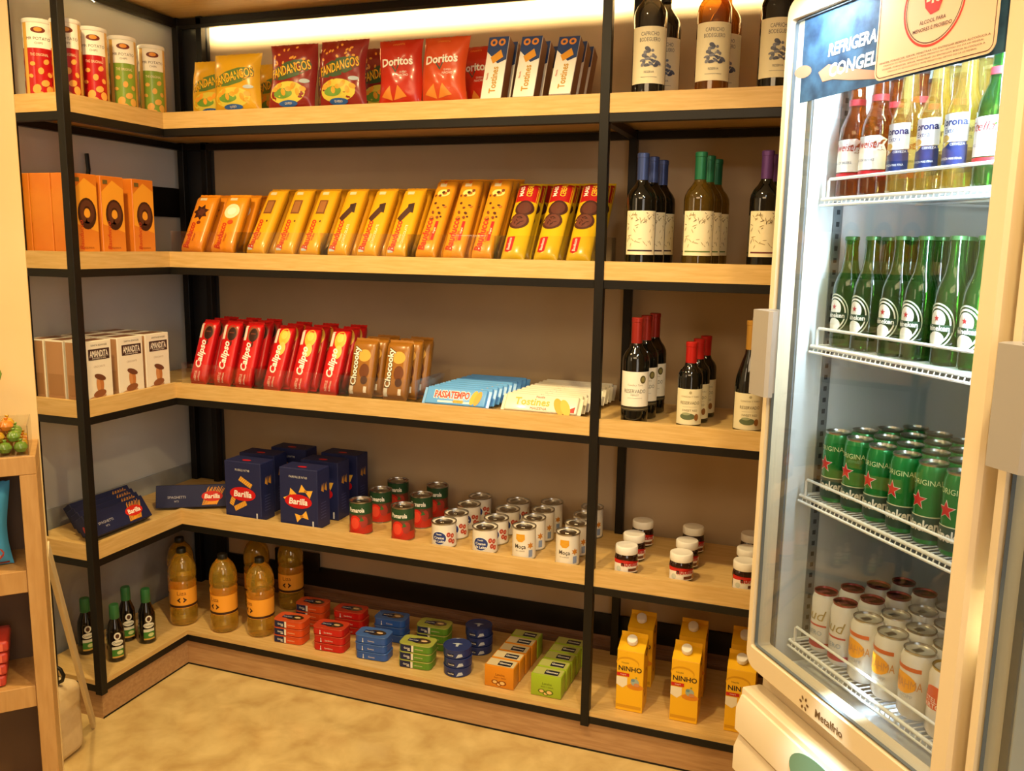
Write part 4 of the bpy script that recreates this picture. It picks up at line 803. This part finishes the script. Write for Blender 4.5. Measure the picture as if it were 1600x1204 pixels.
# ------------------------------------------------------------------ glass door coolers
FW=mat('cooler_white','E3D2B2',.45); INW=mat('cooler_liner','CDD2D2',.4); WIRE=mat('white_wire','E8ECEE',.3); GREYM=mat('handle_grey','A39E99',.35); LOUV=mat('cooler_grille','E8DAC0',.4)
LEDW=mat('cool_led','FFFFFF',.5,emis='E6F2FF',es=4)
SH=((1.683,'top'),(1.378,'second'),(1.050,'third'),(.712,'bottom'))
GL=(.020,.556,.692,2.030)   # glass opening s0,s1,z0,z1
def cooler(s0,label,stocked):
    R=empty('glass_door_cooler',fr(s0,0,0),FA); tag(R,label,'drinks cooler')
    W,Dp,H=.605,.66,2.16
    b=MB(); t=.03; z0=.62
    b.box(0,.055,z0,t,Dp,H,FW,.003,1); b.box(W-t,.055,z0,W,Dp,H,FW,.003,1); b.box(t,Dp-t,z0,W-t,Dp,H,FW); b.box(t,.055,H-.08,W-t,Dp-t,H,FW); b.box(0,.05,.06,W,Dp,z0,FW,.004,1)
    b.build('cabinet',R)
    b=MB(); q=.006
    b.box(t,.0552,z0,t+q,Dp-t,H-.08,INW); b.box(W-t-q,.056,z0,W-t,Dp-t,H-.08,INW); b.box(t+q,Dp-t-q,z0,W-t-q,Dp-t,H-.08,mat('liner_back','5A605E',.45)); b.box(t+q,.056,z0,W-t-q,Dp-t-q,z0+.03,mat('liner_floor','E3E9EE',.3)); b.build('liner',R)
    # grille under the door
    b=MB(); b.box(.0,-.004,.08,W,.05,.585,LOUV,.006,2)
    for k in range(5):
        z=.085+.098*k; P=[(-.004,z+.004),(-.022,z+.012),(-.022,z+.066),(-.010,z+.094),(-.004,z+.094)]
        n=len(P); vs=[(x,y,zz) for x in(.012,W-.012) for y,zz in P]; b.add(vs,[tuple(range(n)),tuple(range(n,2*n))[::-1]]+[(i,n+i,n+(i+1)%n,(i+1)%n) for i in range(n)],LOUV)
    g=b.build('front_grille',R,30)
    F=FRONT(-.022) if 0 else flat((0,-.0225,0),(1,0,0),(0,0,1)); b=MB(); TG=ink('6E9C84'); 
    b.prism([(x,y) for x,y in [(.315+.095*math.cos(a),.538+.050*math.sin(a)) for a in [2*PI*i/32 for i in range(32)]]],0,.002,TG,Matrix(((1,0,0,0),(0,0,-1,-.0225),(0,1,0,0),(0,0,0,1))))
    G=flat((0,-.0246,0),(1,0,0),(0,0,1)); b.ell(G,.325,.528,.036,.026,ink('E8D9B8'),.0004); b.ell(G,.325,.528,.022,.015,TG,.0008); b.build('badge',g)
    for x in(.05,W-.05):
        for y in(.06,Dp-.06):
            b=MB(); b.lathe([(.018,0),(.02,.004),(.02,.02),(.012,.022),(.012,.062)],BLACK,16,x,y); b.build('foot',R)
    # door
    D=empty('door',(0,0,0)); D.parent=R
    s_0,s_1,g0,g1=GL; zb,zt=.640,2.075
    def ringprism(a,c,e,f,m,y0,y1,b):   # outer rect a, inner rect c
        n=8
        def rc(x0,x1,z0_,z1_,r):
            P=[]
            for cx,cz,a0 in((x1-r,z1_-r,0),(x0+r,z1_-r,90),(x0+r,z0_+r,180),(x1-r,z0_+r,270)):
                for i in range(n): q=math.radians(a0+90*i/(n-1)); P.append((cx+r*math.cos(q),cz+r*math.sin(q)))
            return P
        O1=rc(*a,e);O2=rc(a[0]+.006,a[1]-.006,a[2]+.006,a[3]-.006,e-.004);I=rc(*c,f); N=len(O1)
        L=[[(x,y1,z) for x,z in O1],[(x,y0+.006,z) for x,z in O1],[(x,y0,z) for x,z in O2],[(x,y0,z) for x,z in I],[(x,y1,z) for x,z in I]]
        vs=sum(L,[]); fs=[]
        for j in range(5):
            k=(j+1)%5
            for i in range(N): fs.append((j*N+i,j*N+(i+1)%N,k*N+(i+1)%N,k*N+i))
        b.add(vs,fs,m)
    b=MB(); ringprism((0,.592,zb,zt),(s_0,s_1,g0,g1),.035,.006,FW,0,.05,b); fo=b.build('door_frame',D,30) if 0 else b.build('door_frame',D,30)
    b=MB(); ringprism((.006,.586,zb+.006,zt-.006),(.034,.560,zb+.04,zt-.04),.02,.01,mat('seal_grey','6E7070',.5),.0502,.0546,b); b.build('door_seal',D)
    b=MB(); ringprism((s_0,s_1,g0,g1),(s_0+.006,s_1-.006,g0+.006,g1-.006),.008,.006,mat('gasket_grey','5E666C',.4),.006,.014,b); b.build('gasket',D)
    G=flat((0,-.0005,0),(1,0,0),(0,0,1)); b=MB(); K=ink('6A4E2C'); b.text(G,'Metalfrio',.300,.664,.017,K,.0006,bold=.02)
    for k in range(6): b.ell(G,.222+.011*math.cos(k*PI/3),.664+.011*math.sin(k*PI/3),.0042,.0028,K,.0006,rot=k*PI/3,n=10)
    b.build('maker_mark',fo)
    b=MB(); b.box(s_0,.014,g0,s_1,.018,g1,PANE); b.build('glass_pane',D)
    if stocked:
        b=MB(); G=flat((0,.0125,0),(1,0,0),(0,0,1)); 
        bn=noisy('banner_print','16304C','3E6688',9,.7,(2,1,2),detail=6); b.box(s_0+.03,.0105,1.866,s_1,.0125,2.029,bn)
        G=flat((0,.0104,0),(1,0,0),(0,0,1)); W_=ink('F2F4F4'); b.text(G,'REFRIGERADOS',.226,1.950,.024,W_,.0005,bold=.03,shear=.1,sx=.86); b.text(G,'CONGELADOS',.248,1.912,.025,W_,.0005,bold=.03,shear=.1,maxw=.25)
        b.ell(G,.055,1.925,.028,.012,ink('B08A72'),.0003,rot=-.1); b.shape(G,[(.105,1.915),(.135,1.925),(.2,1.905),(.29,1.885),(.29,1.872),(.2,1.885),(.15,1.895),(.12,1.895)],ink('B08A72'),.0003); b.build('banner',D)  # orange-brown reflection shapes painted onto the banner
        b=MB(); gl=[(.0,.0),(0,0)]
    b=MB(); zz0,zz1=1.275,1.452; P=[(.018,0),(.018,-.030),(.030,-.052),(.085,-.052),(.092,-.046),(.092,-.036),(.055,-.036),(.045,-.026),(.045,0)]; b.prism(P,zz0,zz1,GREYM); b.build('handle',D,30)
    # shelves
    wx0,wx1=t+q+.008,W-t-q-.008
    for z,nm in SH:
        b=MB(); y0,y1=.085,.56
        for y in(y0,y1): b.tube([(wx0,y,z-.004),(wx1,y,z-.004)],.0042,WIRE,8)
        for x in(wx0,wx1): b.tube([(x,y0,z-.004),(x,y1,z-.004)],.0035,WIRE,6)
        b.tube([(wx0,y0-.004,z-.016),(wx1,y0-.004,z-.016)],.003,WIRE,6); b.tube([(wx0,.32,z-.007),(wx1,.32,z-.007)],.003,WIRE,6)
        k=0; x=wx0+.012
        while x<wx1-.005:
            b.tube([(x,y0-.004,z-.016),(x,y0,z-.0018),(x,y1,z-.0018)],.0015,WIRE,5); x+=.0135
        s=b.build('wire_shelf',R,60)
        b=MB(); b.tube([(wx0+.018,y0,z-.002),(wx0+.018,y0,z+.032),(wx0+.022,y0,z+.036),(wx1-.022,y0,z+.036),(wx1-.018,y0,z+.032),(wx1-.018,y0,z-.002)],.0032,WIRE,8); b.build('guard_rail',s,60)
    for x0 in(t+q,W-t-q-.003):
        for y in(.12,):
            b=MB(); b.box(x0,y,.68,x0+.003,y+.022,2.03,mat('rail_grey','8C9498',.4,metal=.5)); 
            z=.70
            while z<2.0: b.box(x0-.0003,y+.007,z,x0+.0033,y+.015,z+.010,mat('slot_dark','30363A')); z+=.025
            b.build('shelf_rail',R)
    b=MB(); b.box(t+.02,.062,2.055,W-t-.02,.082,2.068,LEDW); b.build('light_tube',R)
    if stocked:
        b=MB(); b.box(W-t-q-.014,.062,.72,W-t-q-.002,.074,2.03,LEDW); b.build('light_tube',R)
    if stocked:
        light('cooler_top_light','AREA',fr(s0+.30,.072,2.05),fr(s0+.20,.20,1.2),8.0,(.72,.88,1),.5,.03)
        light('cooler_side_light','AREA',fr(s0+W-.055,.066,1.5),fr(s0+.05,.14,1.45),6.0,(.72,.88,1),.03,1.1,spread=110)
        light('cooler_floor_fill','AREA',fr(s0+.30,.064,.80),fr(s0+.28,.062,.5),.9,(.72,.88,1),.45,.02,spread=60)  # added lamp without a tube, brightens the front of the cooler floor
    else: light('cooler_top_light','AREA',fr(s0+.30,.12,2.05),fr(s0+.3,.3,1.2),2.0,(.72,.88,1),.4,.03)
    return R
cooler(0,'white upright drinks cooler with a lit glass door and a warning sign','stocked')
# the second cooler stands against it, cut by the frame edge
cooler(.618,'white upright cooler at the right edge of the photo, only its door side visible',False)
# warning sheet on the door glass
def sign():
    b=MB(); s0,s1,z0,z1=.283,.540,1.866,2.150; r=.016
    P=[]
    for cx,cz,a0 in((s1-r,z1-r,0),(s0+r,z1-r,90),(s0+r,z0+r,180),(s1-r,z0+r,270)):
        for i in range(7): a=math.radians(a0+15*i); P.append((cx,cz,a))
    def rr(k): return [(cx+(r-k)*math.cos(a),cz+(r-k)*math.sin(a)) for cx,cz,a in P]
    T=Matrix(((1,0,0,0),(0,0,-1,-.0015),(0,1,0,0),(0,0,0,1)))
    SG=mat('sign_paper','E9C9A8',.5); b.prism(rr(0),0,.0015,SG,T)
    G=flat((0,-.0030,0),(1,0,0),(0,0,1)); K=ink('5A3226'); O,I=rr(.0035),rr(.0048); n=len(O)
    vs=[G(x,z,.0004) for x,z in O]+[G(x,z,.0004) for x,z in I]; b.add(vs,[(i,(i+1)%n,n+(i+1)%n,n+i) for i in range(n)],K)
    cx,cz=.410,1.966; b.ell(G,cx,cz,.066,.066,ink('C8321E'),.0004,r0=.945,n=48); b.ell(G,cx,cz,.0605,.0605,K,.0005,r0=.975,n=48)
    b.shape(G,[(cx-.026,cz+.036),(cx+.026,cz+.036),(cx+.024,cz+.012),(cx+.012,cz-.014),(cx-.005,cz-.017),(cx-.018,cz-.004)],ink('C4311C'),.0006); b.text(G,'-18',cx,cz+.009,.019,ink('F4E4D2'),.0010,bold=.05)
    b.text(G,'ÁLCOOL PARA',cx,cz-.025,.0075,K,.0005,bold=.01); b.text(G,'MENORES É PROIBIDO',cx,cz-.036,.0075,K,.0005,bold=.01,maxw=.085)
    for k in range(4): b.text(G,('VENDER, FORNECER, SERVIR, MINISTRAR OU ENTREGAR BEBIDA ALCOÓLICA A','CRIANÇA OU ADOLESCENTE É CRIME PREVISTO NO ARTIGO 243 DA LEI FEDERAL')[k%2],(s0+s1)/2,1.894-.0055*k,.0038 if k else .0046,K,.0005,sx=1.6,maxw=(.236,.236,.225,.19)[k])
    o=b.build('warning_sign'); o.location=fr(0,0,0); o.rotation_euler=(0,0,FA); tag(o,'beige paper warning sign with a red and black ring on the cooler door','sign')
sign()
# -- cooler stock
bg,bc,ba,bs=beer_green(),beer_clear(),beer_amber(),beer_amber('green_beer_glass','Stella'); c1,c2,c3,c4=beer_can('green'),beer_can('red'),beer_can('orange'),beer_can('gold')
S1=(.081,.147,.226,.299,.363,.430)
for i,s in enumerate(S1):
    for d in range(3):
        k=ba if i<2 else bs if i==5 else bc
        nm='amber beer bottle with red and white label' if k is ba else 'clear beer bottle with pale gold beer'
        if k is bs: nm='green beer bottle with red and white label'
        put(k,fr(s+.008*d,.125+.085*d,SH[0][0]),f'{nm}, top cooler shelf, {ORD[i]} column, {ROWN[3][d]}','beer bottle','beer bottles on the top cooler shelf',FA)
for i,s in enumerate((.098,.160,.240,.301,.376,.438)):
    for d in range(3): put(bg,fr(s+.012*d,.125+.080*d,SH[1][0]),f'green glass beer bottle, second cooler shelf, {ORD[i]} column from the left, {ROWN[3][d]}','beer bottle','green beer bottles on the second cooler shelf',FA)
for i in range(6):
    for d in range(4): put(c1,fr(.107+.0665*i,.122+.066*d,SH[2][0]),f'green beer can with a red star, {ORD[i]} column from the left, {ROWN[4][d]}','beer can','green beer cans on the third cooler shelf',FA)
for i in range(6):
    for d in range(4):
        k=c2 if i<2 else c3 if i<5 else c4
        nm={id(c2):'slim white and red beer can',id(c3):'white beer can with an orange print',id(c4):'cream beer can with a gold rim'}[id(k)]
        put(k,fr((.108,.171,.242,.312,.384,.456)[i],.122+.068*d,SH[3][0]),f'{nm}, bottom cooler shelf, {ORD[i]} column, {ROWN[4][d]}','beer can','beer cans on the bottom cooler shelf',FA)
# ------------------------------------------------------------------ display stand in the left foreground
UX=Vector((.691,-1.187)); UA=math.radians(46.5)      # stand: local x runs along its front to the right, y into the stand
def stand():
    R=empty('display_stand',(UX.x,UX.y,0),UA); tag(R,'oak display stand with a tall cream back panel at the left edge','display stand')
    w,d=.62,.16
    b=MB(); b.box(-w,d,0,.002,d+.018,2.6,CREAM,.001,1); b.build('back_panel',R)
    b=MB(); b.box(-w,0,1.112,0,d,1.149,WOODS,.001,1); b.build('top_board',R)
    b=MB(); b.box(-.030,0,0,0,d-.001,1.1115,WOODS,.001,1); b.build('side_panel',R)
    b=MB(); b.box(-w,0,0,-w+.030,d-.001,1.1115,WOODS,.001,1); b.build('side_panel',R)
    for z in(.868,.620,.300,.05):
        b=MB(); b.box(-w+.0305,.004,z,-.0305,d-.001,z+.046,WOODS,.001,1); b.build('shelf_board',R)
    b=MB(); b.box(-w+.0305,d-.012,.052,-.0305,d-.0012,1.111,mat('stand_back','5E442A',.5)); b.build('inner_back',R)
stand()
UXn,UYn=Vector((math.cos(UA),math.sin(UA))),Vector((-math.sin(UA),math.cos(UA)))
def us(x,y,z): p=UX+UXn*x+UYn*y; return (p.x,p.y,z)
def candy():
    b=MB(); x0,x1,y0,y1,h,t=-.30,-.010,.008,.133,.060,.002
    b.box(x0,y0,0,x1,y0+t,h,CLEAR); b.box(x0,y1-t,0,x1,y1,h,CLEAR); b.box(x0,y0+t,0,x0+t,y1-t,h,CLEAR); b.box(x1-t,y0+t,0,x1,y1-t,h,CLEAR); b.box(x0+t,y0+t,0,x1-t,y1-t,t,CLEAR)
    o=b.build('candy_tray'); o.location=us(0,0,1.1492); o.rotation_euler=(0,0,UA); tag(o,'clear acrylic tray full of wrapped sweets on the oak stand','candy tray')
    pr=[]
    for c in('7FA63A','D9A62A','E08A2A'):
        R=empty('wrapped_sweet'); b=MB(); b.lathe([(.002,.0),(.0085,.0025),(.0128,.0105),(.0122,.0145),(.0085,.0205),(.002,.0232)],mat('sweet_'+c,c,.12,coat=.8,trans=.2),18); b.build('sweet_ball',R)
        b=MB(); b.lathe([(.0012,.0225),(.003,.0245),(.0042,.0275)],mat('wrap_'+c,c,.15,coat=.8),12,cap=False); b.build('wrapper_twist',R); pr.append(R)
    n=0
    for lay in range(3):
        for i in range(10-lay):
            for j in range(4-lay):
                x=-.025-.0275*i-.012*lay; y=.026+.0295*j+.013*lay; z=1.1515+.0198*lay
                col='green' if lay==0 and j==0 or (lay==1 and i%3==0) else 'yellow' if (i+j)%2 else 'orange'
                put(pr[{'green':0,'yellow':1,'orange':2}[col]],us(x,y,z),f'{col} wrapped sweet in the acrylic tray on the oak stand','sweet',f'{col} wrapped sweets in the tray',random.uniform(0,6),0); n+=1
    # a lolly standing in the tray
    R=empty('lollipop'); b=MB(); b.tube([(0,0,0),(0,0,.075)],.0022,mat('lolly_stick','C58AC0',.35),8); b.build('lolly_stick',R)
    b=MB(); b.lathe([(.003,.070),(.012,.078),(.0155,.090),(.012,.101),(.003,.107)],mat('lolly_green','6F9A34',.2,coat=.6),20); b.build('lolly_head',R)
    put(R,us(-.066,.072,1.2145),'green lollipop on a lilac stick standing in the sweet tray','lollipop',None)
candy()
def bags():
    def art(b,F,w,h):
        b.ell(F,0,h*.18,w*.42,h*.14,ink('B5443A'),.0008); b.ell(F,.02,h*.16,w*.2,h*.09,ink('D9B49A'),.0012); b.ell(F,-.02,h*.62,w*.25,h*.12,ink('CFE3EE'),.0008); b.rect(F,-w*.45,h*.0+.004,w*.45,h*.05,ink('8A3A30'),.0006)
    g=chip_bag(.125,.175,.075,'4AA6DC',art,11)
    for i,x in enumerate((-.118,-.262)): put(g,us(x,.058,.9145),f'shiny blue sweet bag in the oak stand, {"right one near the side panel" if i==0 else "left one"}','sweet bag','blue sweet bags in the oak stand',UA)
    b=MB(); b.box(-.055,-.045,0,.055,.045,.024,film('B5382A'),.006,3); F=FRONT(-.045); b.rect(F,-.045,.004,.045,.02,ink('D9644A'),.0006); T=flat((0,0,.024),(1,0,0),(0,1,0)); b.ell(T,0,0,.035,.022,ink('C9B45A'),.0006); pk=b.build('snack_packet')
    for k in range(4): put(pk,us(-.138+.003*k,.066,.6665+.0245*k),f'small red snack packet in the oak stand, {["bottom","second from the bottom","third from the bottom","top"][k]} of its pile','snack packet','small red snack packets',UA)
bags()
# ------------------------------------------------------------------ things on the floor by the stand
def floor_things():
    R=empty('storage_bag',(-.035,-.70,0),.12); tag(R,'beige canvas box bag on the floor behind the oak stand','bag')
    CV=noisy('beige_canvas','D4BA8C','E0C89C',30,.8,bump=.2); b=MB(); b.box(-.13,-.06,0,.118,.15,.235,CV,.03,4); b.build('bag_body',R,50)
    b=MB(); b.tube([(x+.055,y+.04,z) for x,y,z in((.0,.045,.232),(.0,.035,.275),(.012,.03,.300),(.035,.03,.306),(.052,.032,.296),(.058,.036,.275),(.048,.04,.255),(.03,.042,.245))],.0055,BLACK,8); b.box(.060,.076,.234,.083,.092,.285,BLACK,.004,2); b.build('strap',R,50)
    b=MB(); b.box(.047,.056,.268,.081,.060,.300,WHITE,.003,2); b.rect(FRONT(.056),.052,.276,.075,.280,ink('6A6A6A')); b.build('tag',R)
    # a thin batten leaning against the back of the stand
    A=Vector((-.012,-.440,.003)); Bt=Vector((.475,-.990,.86)); d=(Bt-A); L=d.length; q=d.to_track_quat('Z','Y')
    b=MB(); b.box(-.005,-.020,0,.005,.020,L,noisy('pine_batten','C9B48C','D8C49C',6,.5,(12,12,1)),.0008,1); o=b.build('wooden_batten'); o.location=A; o.rotation_mode='QUATERNION'; o.rotation_quaternion=q; tag(o,'thin pale wooden batten leaning from the floor against the stand panel','batten')
    # black strap hook behind the orange boxes and a cable box on the wall
    b=MB(); b.tube([(-.295,-.045,SZ[2]+.002),(-.295,-.045,SZ[2]+.27),(-.291,-.045,SZ[2]+.29),(-.295,-.045,SZ[2]+.345)],.007,BLACK,8); o=b.build('black_strap'); tag(o,'short black strap end sticking up behind the orange biscuit boxes','strap')
    b=MB(); b.box(.095,.418,.262,.305,.431,.335,BLACK,.004,2); o=b.build('power_box'); tag(o,'flat black power box on the back wall behind the oil bottles','power box')
floor_things()
